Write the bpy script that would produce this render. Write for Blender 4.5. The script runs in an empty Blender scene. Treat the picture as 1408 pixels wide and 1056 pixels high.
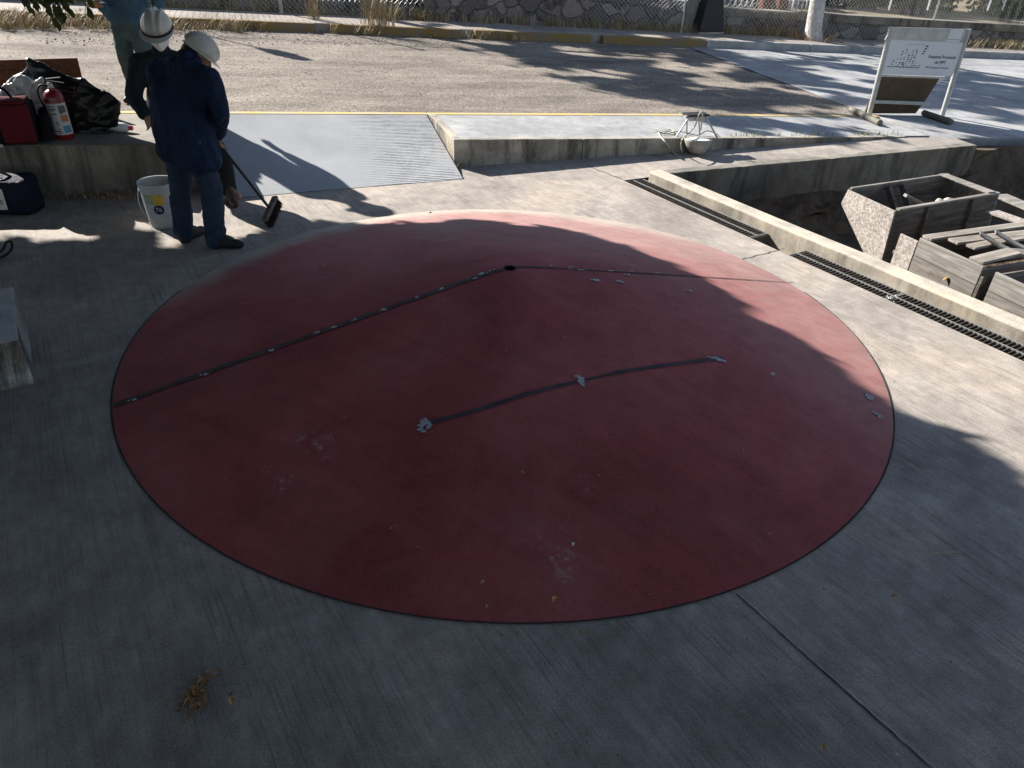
import bpy, bmesh, math, random
import numpy as np
from mathutils import Vector, Matrix, noise
rad = math.radians
V = Vector
random.seed(7)
rng = np.random.default_rng(11)
scene = bpy.context.scene
COL = scene.collection

# ------------------------------------------------------------------ camera
CAMH = 2.4
PITCH, ROLL, FPX = rad(32.8), rad(2.4), 1000.0
fw = V((0, math.cos(PITCH), -math.sin(PITCH)))
u0 = V((0, math.sin(PITCH), math.cos(PITCH)))
r0 = V((1, 0, 0))
CR = math.cos(ROLL) * r0 + math.sin(ROLL) * u0
CU = -math.sin(ROLL) * r0 + math.cos(ROLL) * u0
CO = V((0, 0, CAMH))
cam_d = bpy.data.cameras.new('camera')
cam = bpy.data.objects.new('camera', cam_d)
COL.objects.link(cam)
cam.matrix_world = Matrix(((CR.x, CU.x, -fw.x, CO.x), (CR.y, CU.y, -fw.y, CO.y), (CR.z, CU.z, -fw.z, CO.z), (0, 0, 0, 1)))
cam_d.sensor_width = 36
cam_d.lens = 36 * FPX / 1408
cam_d.clip_start = 0.05
cam_d.clip_end = 2000
scene.camera = cam

# ------------------------------------------------------------------ light
SUNT = V((1.38, -1.0, -1.0))            # travel of the sunlight per metre of drop
ELEV = math.atan2(1.0, math.hypot(1.38, 1.0))
world = bpy.data.worlds.new('World')
scene.world = world
world.use_nodes = True
nt = world.node_tree
nt.nodes.clear()
wo = nt.nodes.new('ShaderNodeOutputWorld')
bg = nt.nodes.new('ShaderNodeBackground')
sky = nt.nodes.new('ShaderNodeTexSky')
sky.sky_type = 'NISHITA'
sky.sun_disc = False
sky.sun_elevation = ELEV
sky.sun_rotation = math.atan2(-1.38, 1.0)
sky.altitude = 1500
sky.air_density = 1.0
sky.dust_density = 0.6
sky.ozone_density = 1.0
bg.inputs['Strength'].default_value = 0.066
hs = nt.nodes.new('ShaderNodeHueSaturation')
hs.inputs['Saturation'].default_value = 0.82
nt.links.new(sky.outputs[0], hs.inputs['Color'])
nt.links.new(hs.outputs[0], bg.inputs[0])
nt.links.new(bg.outputs[0], wo.inputs[0])
sd = bpy.data.lights.new('sun', 'SUN')
sd.energy = 4.9
sd.angle = rad(0.53)
sd.color = (1.0, 0.955, 0.895)
sun = bpy.data.objects.new('sun', sd)
COL.objects.link(sun)
sun.rotation_euler = SUNT.to_track_quat('-Z', 'Y').to_euler()
scene.view_settings.view_transform = 'Standard'
scene.view_settings.look = 'None'
scene.view_settings.exposure = 1.4
scene.view_settings.gamma = 1.0

# ------------------------------------------------------------------ measuring helpers (photo pixel -> real surface)
def ray(px, py):
    return fw + CR * ((px - 704) / FPX) - CU * ((py - 528) / FPX)
def gz(px, py, z=0.0):
    d = ray(px, py); return CO + d * ((z - CO.z) / d.z)
def gy(px, py, y):
    d = ray(px, py); return CO + d * ((y - CO.y) / d.y)
SA = rad(20)
ST_ = V((math.cos(SA), math.sin(SA), 0)); SN_ = V((-ST_.y, ST_.x, 0))
SP0 = V((-0.75, 8.16, 0)); SZ0, SG = 0.29, -0.042
def S(s, l, dz=0.0):
    p = SP0 + ST_ * s + SN_ * l
    return V((p.x, p.y, SZ0 + SG * s + dz))
def gs(px, py, dz=0.0):
    d = ray(px, py); n = V((SG * ST_.x, SG * ST_.y, -1)); q = V((SP0.x, SP0.y, SZ0 + dz))
    return CO + d * ((q - CO).dot(n) / d.dot(n))
def vp(px, py, A, B):
    n = V((-(B.y - A.y), B.x - A.x, 0)); d = ray(px, py)
    return CO + d * ((A - CO).dot(n) / d.dot(n))
DC = V((-0.045, 4.385, 0)); DR, DH = 2.44, 0.487
def dome_z(r):
    return max(0.0, 0.004 + DH * (1 - math.sqrt(r * r + 0.010) / DR)) if r < DR else 0.0
def gd(px, py, up=0.0):
    d = ray(px, py); a, b = 0.5, -(CO.z) / d.z
    for _ in range(50):
        m = (a + b) / 2; p = CO + d * m
        if p.z > dome_z((p.xy - DC.xy).length): a = m
        else: b = m
    p = CO + d * a
    return V((p.x, p.y, dome_z((p.xy - DC.xy).length) + up))

# ------------------------------------------------------------------ object helpers
BASE = {}
def setp(o, label=None, cat=None, group=None, kind=None):
    if label: o['label'] = label
    if cat: o['category'] = cat
    if group: o['group'] = group
    if kind: o['kind'] = kind
    return o
def thing(name, label, cat, loc=(0, 0, 0), group=None, local=False):
    o = bpy.data.objects.new(name, None)
    o.empty_display_size = 0.1
    COL.objects.link(o)
    loc = V(loc)
    o.location = loc
    BASE[o] = V((0, 0, 0)) if local else loc
    return setp(o, label, cat, group)
class MB:
    def __init__(s): s.v = []; s.f = []
    def add(s, vs, fs):
        k = len(s.v); s.v += [tuple(x) for x in vs]; s.f += [tuple(i + k for i in q) for q in fs]; return s
    def hexa(s, p):          # 4 bottom (ccw) + 4 top
        return s.add(p, [(3, 2, 1, 0), (4, 5, 6, 7), (0, 1, 5, 4), (1, 2, 6, 5), (2, 3, 7, 6), (3, 0, 4, 7)])
    def box(s, c, size, R=None):
        c = V(c); h = V(size) / 2; P = []
        for z in (-1, 1):
            for x, y in ((-1, -1), (1, -1), (1, 1), (-1, 1)):
                q = V((x * h.x, y * h.y, z * h.z)); P.append(c + (R @ q if R else q))
        return s.hexa(P)
    def bar(s, a, b, w, t, up=V((0, 0, 1))):    # box from a to b, width w across, thickness t along up
        a, b = V(a), V(b); d = (b - a).normalized(); x = d.cross(up).normalized(); y = x.cross(d)
        P = []
        for e in (-1, 1):
            for p, q in ((a, -1), (b, -1), (b, 1), (a, 1)): P.append(p + x * (q * w / 2) + y * (e * t / 2))
        return s.hexa(P)
    def prism(s, poly, vec):
        n = len(poly); vec = V(vec); P = [V(p) for p in poly] + [V(p) + vec for p in poly]
        return s.add(P, [tuple(range(n))[::-1], tuple(range(n, 2 * n))] + [(i, (i + 1) % n, n + (i + 1) % n, n + i) for i in range(n)])
    def tube(s, pts, r, n=8, caps=True):
        pts = [V(p) for p in pts]; m = len(pts); rs = r if isinstance(r, (list, tuple)) else [r] * m
        vs = []; up = V((0.13, 0.27, 0.95))
        for i, p in enumerate(pts):
            d = (pts[min(i + 1, m - 1)] - pts[max(i - 1, 0)])
            d = d.normalized() if d.length > 1e-9 else V((0, 0, 1))
            x = d.cross(up)
            if x.length < 0.05: x = d.cross(V((1, 0, 0)))
            x.normalize(); y = x.cross(d)
            for k in range(n):
                a = 2 * math.pi * k / n; vs.append(p + (x * math.cos(a) + y * math.sin(a)) * rs[i])
        fs = [(i * n + k, i * n + (k + 1) % n, (i + 1) * n + (k + 1) % n, (i + 1) * n + k) for i in range(m - 1) for k in range(n)]
        if caps: fs += [tuple(range(n)), tuple((m - 1) * n + k for k in range(n))[::-1]]
        return s.add(vs, fs)
    def lathe(s, prof, n=32, c=(0, 0, 0), R=None, a0=0, a1=2 * math.pi):
        c = V(c); full = abs(a1 - a0 - 2 * math.pi) < 1e-6; k = n if full else n + 1
        vs = []
        for r, z in prof:
            for i in range(k):
                a = a0 + (a1 - a0) * i / n; q = V((r * math.cos(a), r * math.sin(a), z)); vs.append(c + (R @ q if R else q))
        fs = []
        for j in range(len(prof) - 1):
            for i in range(n): fs.append((j * k + i, j * k + (i + 1) % k, (j + 1) * k + (i + 1) % k, (j + 1) * k + i))
        return s.add(vs, fs)
    def sheet(s, pts): return s.add(pts, [tuple(range(len(pts)))])
    def build(s, name, mat, parent=None, smooth=False, bevel=0, loc=None):
        me = bpy.data.meshes.new(name)
        o = bpy.data.objects.new(name, me); COL.objects.link(o)
        if parent is not None:
            o.parent = parent; b = BASE[parent]; BASE[o] = b
        else:
            if loc is None:
                a = np.array(s.v); loc = V(((a[:, 0].min() + a[:, 0].max()) / 2, (a[:, 1].min() + a[:, 1].max()) / 2, a[:, 2].min()))
            b = V(loc); o.location = b; BASE[o] = b
        me.from_pydata([(x - b.x, y - b.y, z - b.z) for x, y, z in s.v], [], s.f)
        bm = bmesh.new(); bm.from_mesh(me)
        bmesh.ops.recalc_face_normals(bm, faces=bm.faces) if not getattr(s, 'open', False) else None
        if bevel:
            es = [e for e in bm.edges if len(e.link_faces) == 2 and e.calc_face_angle(0) > 0.5]
            bmesh.ops.bevel(bm, geom=es, offset=bevel, segments=2, profile=0.6, affect='EDGES', clamp_overlap=True)
        bm.to_mesh(me); bm.free()
        if smooth:
            for p in me.polygons: p.use_smooth = True
            if bevel or smooth == 'auto':
                try: me.set_sharp_from_angle(angle=rad(40))
                except Exception: pass
        me.materials.append(mat)
        return o
def roughen(o, step=0.07, amp=0.005, scale=6.0):
    bm = bmesh.new(); bm.from_mesh(o.data)
    for _ in range(8):
        es = [e for e in bm.edges if e.calc_length() > step * 2]
        if not es: break
        bmesh.ops.subdivide_edges(bm, edges=es, cuts=1, use_grid_fill=False)
        if len(bm.verts) > 40000: break
    bmesh.ops.triangulate(bm, faces=bm.faces); bm.normal_update()
    for v in bm.verts:
        q = (v.co + o.location) * scale; k = noise.noise(q) + 0.7 * noise.noise(q * 3.1)
        v.co += v.normal * (k * amp if k > -.5 else (k * 2.2 + .6) * amp)
    bm.to_mesh(o.data); bm.free(); return o
def struct(o): o['kind'] = 'structure'; return o
def mesh_np(name, verts, faces, mat, parent=None, loc=None, smooth=False):
    me = bpy.data.meshes.new(name); o = bpy.data.objects.new(name, me); COL.objects.link(o)
    if parent is not None: o.parent = parent; b = BASE[parent]
    else: b = V(loc) if loc is not None else V((0, 0, 0)); o.location = b
    BASE[o] = b
    n = len(verts); verts = np.asarray(verts, float) - np.array(b)
    faces = np.asarray(faces, int); k = faces.shape[1]
    me.vertices.add(n); me.vertices.foreach_set('co', verts.ravel())
    me.loops.add(faces.size); me.loops.foreach_set('vertex_index', faces.ravel())
    me.polygons.add(len(faces)); me.polygons.foreach_set('loop_start', np.arange(0, faces.size, k))
    me.polygons.foreach_set('loop_total', np.full(len(faces), k))
    if smooth: me.polygons.foreach_set('use_smooth', np.ones(len(faces), bool))
    me.update(calc_edges=True); me.validate(); me.materials.append(mat)
    return o
def hull_into(bm, piece, sub=2):
    t = bmesh.new()
    for p, r in piece:
        rr = r if isinstance(r, (tuple, list)) else (r, r, r)
        bmesh.ops.create_icosphere(t, subdivisions=sub, radius=1.0, matrix=Matrix.Translation(V(p)) @ Matrix.Diagonal((*rr, 1)))
    res = bmesh.ops.convex_hull(t, input=t.verts)
    junk = [g for g in res['geom_interior'] + res['geom_unused'] if isinstance(g, bmesh.types.BMVert)]
    bmesh.ops.delete(t, geom=junk, context='VERTS')
    m = bpy.data.meshes.new('t'); t.to_mesh(m); t.free(); bm.from_mesh(m); bpy.data.meshes.remove(m)
def blob(name, pieces, mat, parent=None, voxel=0.014, smooth=3, wr=0.0, ws=8.0, ridged=False, stretch=(1, 1, 1), loc=None):
    bm = bmesh.new()
    for pc in pieces: hull_into(bm, pc)
    m0 = bpy.data.meshes.new('tmp'); bm.to_mesh(m0); bm.free()
    ob = bpy.data.objects.new('tmp', m0); COL.objects.link(ob)
    r = ob.modifiers.new('r', 'REMESH'); r.mode = 'VOXEL'; r.voxel_size = voxel; r.use_smooth_shade = True
    if smooth:
        s = ob.modifiers.new('s', 'SMOOTH'); s.iterations = smooth; s.factor = 0.5
    dg = bpy.context.evaluated_depsgraph_get()
    me = bpy.data.meshes.new_from_object(ob.evaluated_get(dg)); me.name = name
    bpy.data.objects.remove(ob); bpy.data.meshes.remove(m0)
    if wr:
        nv = len(me.vertices); no = [v.normal.copy() for v in me.vertices]
        for i, v in enumerate(me.vertices):
            q = V((v.co.x * stretch[0], v.co.y * stretch[1], v.co.z * stretch[2])) * ws
            n1 = noise.noise(q); n2 = noise.noise(q * 2.3 + V((7, 3, 1)))
            h = (abs(n1) * -2 + 0.6 - abs(n2) * 0.9) if ridged else n1 + 0.45 * n2
            v.co += no[i] * (h * wr)
    o = bpy.data.objects.new(name, me); COL.objects.link(o)
    if parent is not None: o.parent = parent; b = BASE[parent]
    else: b = V(loc); o.location = b
    BASE[o] = b
    me.transform(Matrix.Translation(-b))
    for p in me.polygons: p.use_smooth = True
    me.materials.clear(); me.materials.append(mat)
    return o
def text(body, size, M, mat, parent, name='lettering', ext=0.0008):
    c = bpy.data.curves.new('t', 'FONT'); c.body = body; c.size = size; c.align_x = 'CENTER'; c.align_y = 'CENTER'; c.extrude = ext
    ob = bpy.data.objects.new('t', c); COL.objects.link(ob)
    dg = bpy.context.evaluated_depsgraph_get(); dg.update()
    me = bpy.data.meshes.new_from_object(ob.evaluated_get(dg)); me.name = name
    bpy.data.objects.remove(ob)
    me.transform(M); me.transform(Matrix.Translation(-BASE[parent]))
    o = bpy.data.objects.new(name, me); COL.objects.link(o); o.parent = parent; BASE[o] = BASE[parent]
    me.materials.clear(); me.materials.append(mat)
    return o
def frame(x, y, z, o):
    return Matrix(((x.x, y.x, z.x, o.x), (x.y, y.y, z.y, o.y), (x.z, y.z, z.z, o.z), (0, 0, 0, 1)))

# ------------------------------------------------------------------ materials
class NT:
    def __init__(s, name):
        s.m = bpy.data.materials.new(name); s.m.use_nodes = True; s.t = s.m.node_tree
        s.b = s.t.nodes['Principled BSDF']; s.tc = s.n('ShaderNodeTexCoord').outputs['Object']
    def n(s, ty, **kw):
        x = s.t.nodes.new(ty)
        for k, v in kw.items():
            if k in x.inputs.keys(): s.set(x.inputs[k], v)
            else: setattr(x, k, v)
        return x
    def set(s, inp, v):
        if hasattr(v, 'is_linked') or isinstance(v, bpy.types.NodeSocket): s.t.links.new(v, inp)
        else: inp.default_value = (*v, 1) if isinstance(v, tuple) and len(v) == 3 and inp.type == 'RGBA' else v
    def noise(s, scale, detail=6, rough=0.6, vec=None, dist=0.0):
        return s.n('ShaderNodeTexNoise', Vector=vec if vec is not None else s.tc, Scale=scale, Detail=detail, Roughness=rough, Distortion=dist).outputs['Fac']
    def map(s, scale=(1, 1, 1), rot=(0, 0, 0), vec=None):
        v = vec if vec is not None else s.tc
        if any(rot): v = s.n('ShaderNodeMapping', Vector=v, Rotation=rot).outputs[0]
        return s.n('ShaderNodeMapping', Vector=v, Scale=scale).outputs[0]
    def ramp(s, fac, stops):
        r = s.n('ShaderNodeValToRGB'); s.set(r.inputs[0], fac); e = r.color_ramp.elements
        while len(e) < len(stops): e.new(0.5)
        for el, (p, c) in zip(e, stops): el.position = p; el.color = (*c, 1) if isinstance(c, tuple) else (c, c, c, 1)
        return r.outputs[0]
    def mix(s, fac, a, b, mode='MIX'):
        x = s.n('ShaderNodeMix', data_type='RGBA', blend_type=mode)
        s.set(x.inputs[0], fac); s.set(x.inputs[6], a); s.set(x.inputs[7], b); return x.outputs[2]
    def math(s, op, a, b=0.0):
        x = s.n('ShaderNodeMath', operation=op); s.set(x.inputs[0], a); s.set(x.inputs[1], b); return x.outputs[0]
    def smooth(s, v, a, b):
        x = s.n('ShaderNodeMapRange', interpolation_type='SMOOTHSTEP'); s.set(x.inputs[0], v); x.inputs[1].default_value = a; x.inputs[2].default_value = b; return x.outputs[0]
    def bump(s, h, strength=0.3, dist=0.02, prev=None):
        x = s.n('ShaderNodeBump', Strength=strength, Distance=dist); s.set(x.inputs['Height'], h)
        if prev is not None: s.set(x.inputs['Normal'], prev)
        return x.outputs[0]
    def out(s, col=None, rough=None, nrm=None, metal=None, spec=None):
        if col is not None: s.set(s.b.inputs['Base Color'], col)
        if rough is not None: s.set(s.b.inputs['Roughness'], rough)
        if nrm is not None: s.set(s.b.inputs['Normal'], nrm)
        if metal is not None: s.b.inputs['Metallic'].default_value = metal
        if spec is not None: s.b.inputs['Specular IOR Level'].default_value = spec
        return s.m
def dark(c, k): return tuple(x * k for x in c)
def mat(name, c, var=0.25, scale=6, rough=0.7, bump=0.2, bscale=40, metal=0.0, spec=0.3, c2=None, dist=0.01, rvar=0.0):
    n = NT(name); f = n.noise(scale, 8, 0.65)
    col = n.ramp(f, [(0.3, dark(c, 1 - var)), (0.7, c2 if c2 else dark(c, 1 + var))])
    nb = n.bump(n.noise(bscale, 6, 0.6), bump, dist) if bump else None
    r = n.math('ADD', n.math('MULTIPLY', n.noise(scale * 2.7, 4), rvar), rough - rvar / 2) if rvar else rough
    return n.out(col, r, nb, metal, spec)
BR_ROT = (0, 0, rad(57))
def concrete(name, c, lo=0.62, hi=1.12, broom=0.0, blotch=1.1, rough=0.85, bump=0.35, warm=(1.06, 1.0, 0.9), stain=0.55, rot=BR_ROT, drip=0.0):
    n = NT(name)
    big = n.noise(blotch, 9, 0.62, dist=0.4); mid = n.noise(7, 8, 0.7); fine = n.noise(120, 4, 0.7)
    col = n.ramp(big, [(0.28, dark(c, lo)), (0.5, dark(c, 0.92)), (0.72, tuple(a * b * hi for a, b in zip(c, warm)))])
    col = n.mix(0.75, col, n.ramp(mid, [(0.3, 0.72), (0.62, 1.06)]), 'MULTIPLY')
    col = n.mix(0.7, col, n.ramp(fine, [(0.36, 0.60), (0.62, 1.14)]), 'MULTIPLY')
    st = n.noise(2.6, 10, 0.75, dist=1.2)
    col = n.mix(n.ramp(st, [(0.6, 0.0), (0.78, stain)]), col, dark(c, 0.42))
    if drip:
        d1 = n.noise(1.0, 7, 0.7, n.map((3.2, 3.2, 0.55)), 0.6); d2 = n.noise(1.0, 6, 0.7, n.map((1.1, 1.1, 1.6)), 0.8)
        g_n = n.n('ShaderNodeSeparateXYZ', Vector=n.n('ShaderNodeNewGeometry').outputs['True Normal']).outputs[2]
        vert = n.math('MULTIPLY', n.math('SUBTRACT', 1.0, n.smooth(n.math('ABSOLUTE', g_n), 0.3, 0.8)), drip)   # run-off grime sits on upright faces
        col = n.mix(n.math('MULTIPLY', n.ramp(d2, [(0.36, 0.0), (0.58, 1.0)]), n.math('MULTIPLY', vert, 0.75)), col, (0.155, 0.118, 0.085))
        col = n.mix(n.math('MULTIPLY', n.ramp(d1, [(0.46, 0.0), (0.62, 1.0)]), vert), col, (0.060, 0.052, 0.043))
    h = n.math('ADD', n.math('MULTIPLY', mid, 0.5), n.math('MULTIPLY', fine, 0.35))
    if broom:
        v = n.map((1.6, 75, 1), rot); v2 = n.map((4, 26, 1), rot)
        b1 = n.noise(1.0, 5, 0.65, v); b2 = n.noise(1.0, 5, 0.7, v2)
        gate = n.ramp(n.noise(1.7, 5, 0.6), [(0.38, 0.15), (0.62, 1.0)])
        col = n.mix(n.math('MULTIPLY', gate, broom), col, n.ramp(b1, [(0.33, 0.30), (0.47, 1.05)]), 'MULTIPLY')
        col = n.mix(broom * 0.8, col, n.ramp(b2, [(0.35, 0.70), (0.62, 1.15)]), 'MULTIPLY')
        wear = n.noise(0.8, 10, 0.78, dist=0.9); col = n.mix(n.ramp(wear, [(0.52, 0.0), (0.70, 0.42)]), col, tuple(min(1, x * 1.35) for x in c))
        mot = n.noise(3.4, 10, 0.8, dist=0.6); col = n.mix(0.55, col, n.ramp(mot, [(0.36, 0.62), (0.60, 1.12)]), 'MULTIPLY')
        sc = n.noise(1.0, 4, 0.6, n.map((0.9, 34, 1), (0, 0, rad(-38)))); sg = n.noise(2.3, 3)
        col = n.mix(n.math('MULTIPLY', n.ramp(sc, [(0.70, 0.0), (0.74, 0.6)]), n.ramp(sg, [(0.55, 0.0), (0.65, 1.0)])), col, tuple(min(1, x * 1.6) for x in c))
        pit = n.n('ShaderNodeTexVoronoi', Vector=n.tc, Scale=16.0).outputs['Distance']
        col = n.mix(n.ramp(pit, [(0.04, 0.8), (0.075, 0.0)]), col, dark(c, 0.30))
        h = n.math('ADD', h, n.math('MULTIPLY', b1, 1.2))
    return n.out(col, rough, n.bump(h, bump, 0.012), spec=0.25)
def wood(name, c, c2, rough=0.85, ang=0.0):
    n = NT(name); v = n.map((1.5, 28, 28), (0, 0, -ang)); g = n.noise(1.0, 8, 0.7, v, 0.6); b = n.noise(3, 5)
    col = n.ramp(g, [(0.3, dark(c, 0.45)), (0.5, c), (0.7, c2)])
    col = n.mix(0.7, col, n.ramp(b, [(0.3, 0.62), (0.65, 1.12)]), 'MULTIPLY')
    k = n.noise(9, 3, vec=n.map((0.7, 2.0, 2.0), (0, 0, -ang)))
    col = n.mix(n.ramp(k, [(0.68, 0.0), (0.78, 0.7)]), col, dark(c, 0.3))
    return n.out(col, rough, n.bump(g, 0.5, 0.008), spec=0.2)
M = {}
M['plaza'] = concrete('plaza_concrete', (0.415, 0.368, 0.325), broom=0.62, stain=0.5)
M['plaza_wall'] = concrete('grey_concrete', (0.36, 0.33, 0.29), blotch=1.6, lo=0.45, stain=0.8)
M['plaza_pale'] = concrete('worn_joint_edge', (0.52, 0.52, 0.52), blotch=6)
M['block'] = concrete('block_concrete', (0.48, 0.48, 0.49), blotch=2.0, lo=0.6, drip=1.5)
M['side'] = concrete('pavement_concrete', (0.40, 0.40, 0.40), blotch=0.8, warm=(1, 1, 0.98), stain=0.3, broom=0.18, rot=(0, 0, rad(-20)))
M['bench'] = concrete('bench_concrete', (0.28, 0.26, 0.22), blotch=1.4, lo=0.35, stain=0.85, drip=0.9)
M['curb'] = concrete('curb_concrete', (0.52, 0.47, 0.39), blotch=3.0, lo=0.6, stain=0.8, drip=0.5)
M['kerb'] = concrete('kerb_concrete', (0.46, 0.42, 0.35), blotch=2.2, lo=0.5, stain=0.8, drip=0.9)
def m_ramp():
    n = NT('ramp_concrete'); c = (0.36, 0.37, 0.385)
    big = n.noise(1.2, 8, 0.6); fine = n.noise(60, 5, 0.7)
    col = n.ramp(big, [(0.3, dark(c, 0.82)), (0.7, dark(c, 1.1))]); col = n.mix(0.5, col, n.ramp(fine, [(0.3, 0.8), (0.7, 1.08)]), 'MULTIPLY')
    sp = n.n('ShaderNodeSeparateXYZ', Vector=n.tc)
    gate = n.math('MULTIPLY', n.smooth(sp.outputs[0], 0.05, 0.75), n.ramp(n.noise(2.2, 5), [(0.3, 0.1), (0.55, 1.0)]))
    w = n.n('ShaderNodeTexWave', wave_type='BANDS', bands_direction='Y', Vector=n.tc, Scale=8.5, Distortion=2.4, Detail=5.0).outputs['Fac']
    w2 = n.ramp(w, [(0.05, 0.48), (0.4, 1.0)])
    gate = n.math('MULTIPLY', gate, n.ramp(n.noise(6, 6, 0.7), [(0.36, 0.25), (0.58, 1.0)]))
    col = n.mix(gate, col, w2, 'MULTIPLY')
    return n.out(col, 0.85, n.bump(n.math('MULTIPLY', w, gate), 0.6, 0.012), spec=0.25)
M['ramp'] = m_ramp()
def m_gravel():
    n = NT('gravel_road'); vo = n.n('ShaderNodeTexVoronoi', Vector=n.tc, Scale=52.0)
    c = n.ramp(vo.outputs['Color'], [(0.0, (0.155, 0.13, 0.108)), (0.5, (0.255, 0.218, 0.182)), (1.0, (0.43, 0.38, 0.325))])
    big = n.noise(0.6, 8, 0.65, n.map((0.7, 1.6, 1), (0, 0, rad(-20)))); fine = n.noise(45, 6, 0.75)
    c = n.mix(1.0, c, n.ramp(big, [(0.34, 0.62), (0.64, 1.18)]), 'MULTIPLY'); c = n.mix(0.6, c, n.ramp(n.noise(1.0, 7, 0.7, n.map((0.35, 2.6, 1), (0, 0, rad(-20)))), [(0.36, 0.66), (0.62, 1.15)]), 'MULTIPLY'); c = n.mix(0.8, c, n.ramp(fine, [(0.3, 0.5), (0.65, 1.2)]), 'MULTIPLY')
    h = n.math('ADD', vo.outputs['Distance'], n.math('MULTIPLY', fine, 1.2))
    return n.out(c, 0.95, n.bump(h, 0.5, 0.014), spec=0.15)
M['gravel'] = m_gravel()
M['soil'] = mat('soil', (0.10, 0.075, 0.055), 0.5, 3, 0.95, 0.9, 18, c2=(0.19, 0.145, 0.105), dist=0.05, spec=0.1)
M['earth'] = mat('dry_earth', (0.19, 0.15, 0.10), 0.4, 1.5, 0.95, 0.6, 14, c2=(0.30, 0.25, 0.16), dist=0.03, spec=0.1)
def m_yellow():
    n = NT('faded_yellow_paint'); w = n.noise(5, 9, 0.75)
    c = n.mix(n.ramp(w, [(0.42, 0.0), (0.62, 0.85)]), (0.58, 0.40, 0.13), (0.42, 0.38, 0.31))
    return n.out(c, 0.8, n.bump(n.noise(50, 5), 0.3, 0.01), spec=0.25)
M['yellow'] = m_yellow()
def m_yellow2():
    n = NT('worn_ochre_paint'); w = n.noise(3, 9, 0.75)
    c = n.mix(n.ramp(w, [(0.42, 0.0), (0.6, 0.9)]), (0.27, 0.17, 0.055), (0.20, 0.165, 0.12))
    return n.out(c, 0.85, n.bump(n.noise(40, 5), 0.4, 0.02), spec=0.2)
M['ochre'] = m_yellow2()
def m_stone():
    n = NT('rubble_stone'); v = n.map((2.3, 2.3, 2.9), vec=n.n('ShaderNodeVectorMath', operation='ADD').outputs[0])
    va = v.node.inputs['Vector'].links[0].from_node
    n.set(va.inputs[0], n.tc); nz = n.n('ShaderNodeTexNoise', Vector=n.tc, Scale=3.5, Detail=6.0)
    sc = n.n('ShaderNodeVectorMath', operation='SCALE', Scale=0.32); n.set(sc.inputs[0], nz.outputs['Color']); n.set(va.inputs[1], sc.outputs[0])
    cell = n.n('ShaderNodeTexVoronoi', Vector=v, Scale=1.0); edge = n.n('ShaderNodeTexVoronoi', Vector=v, Scale=1.0, feature='DISTANCE_TO_EDGE')
    c = n.ramp(n.n('ShaderNodeSeparateColor', Color=cell.outputs['Color']).outputs[0], [(0.0, (0.13, 0.115, 0.11)), (0.45, (0.24, 0.19, 0.175)), (0.75, (0.33, 0.27, 0.245)), (1.0, (0.20, 0.20, 0.20))])
    c = n.mix(0.8, c, n.ramp(n.noise(14, 7, 0.7), [(0.3, 0.55), (0.7, 1.2)]), 'MULTIPLY')
    e = n.ramp(edge.outputs['Distance'], [(0.012, 0.0), (0.06, 1.0)])
    c = n.mix(n.math('ADD', n.math('MULTIPLY', e, 0.55), 0.45), (0.085, 0.075, 0.066), c)
    return n.out(c, 0.9, n.bump(n.math('ADD', e, n.math('MULTIPLY', n.noise(20, 6), 0.4)), 0.8, 0.06), spec=0.15)
M['stone'] = m_stone()
SCUFFS = [(430, 603, .13, .50), (450, 615, .12, .53), (392, 663, .09, .50), (370, 640, .07, .55), (770, 768, .13, .52), (776, 792, .06, .45), (806, 664, .08, .52), (760, 737, .12, .55), (330, 625, .07, .55), (930, 600, .25, .60), (640, 700, .3, .62), (470, 372, .3, .56), (440, 365, .12, .5), (605, 330, .15, .5)]
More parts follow.
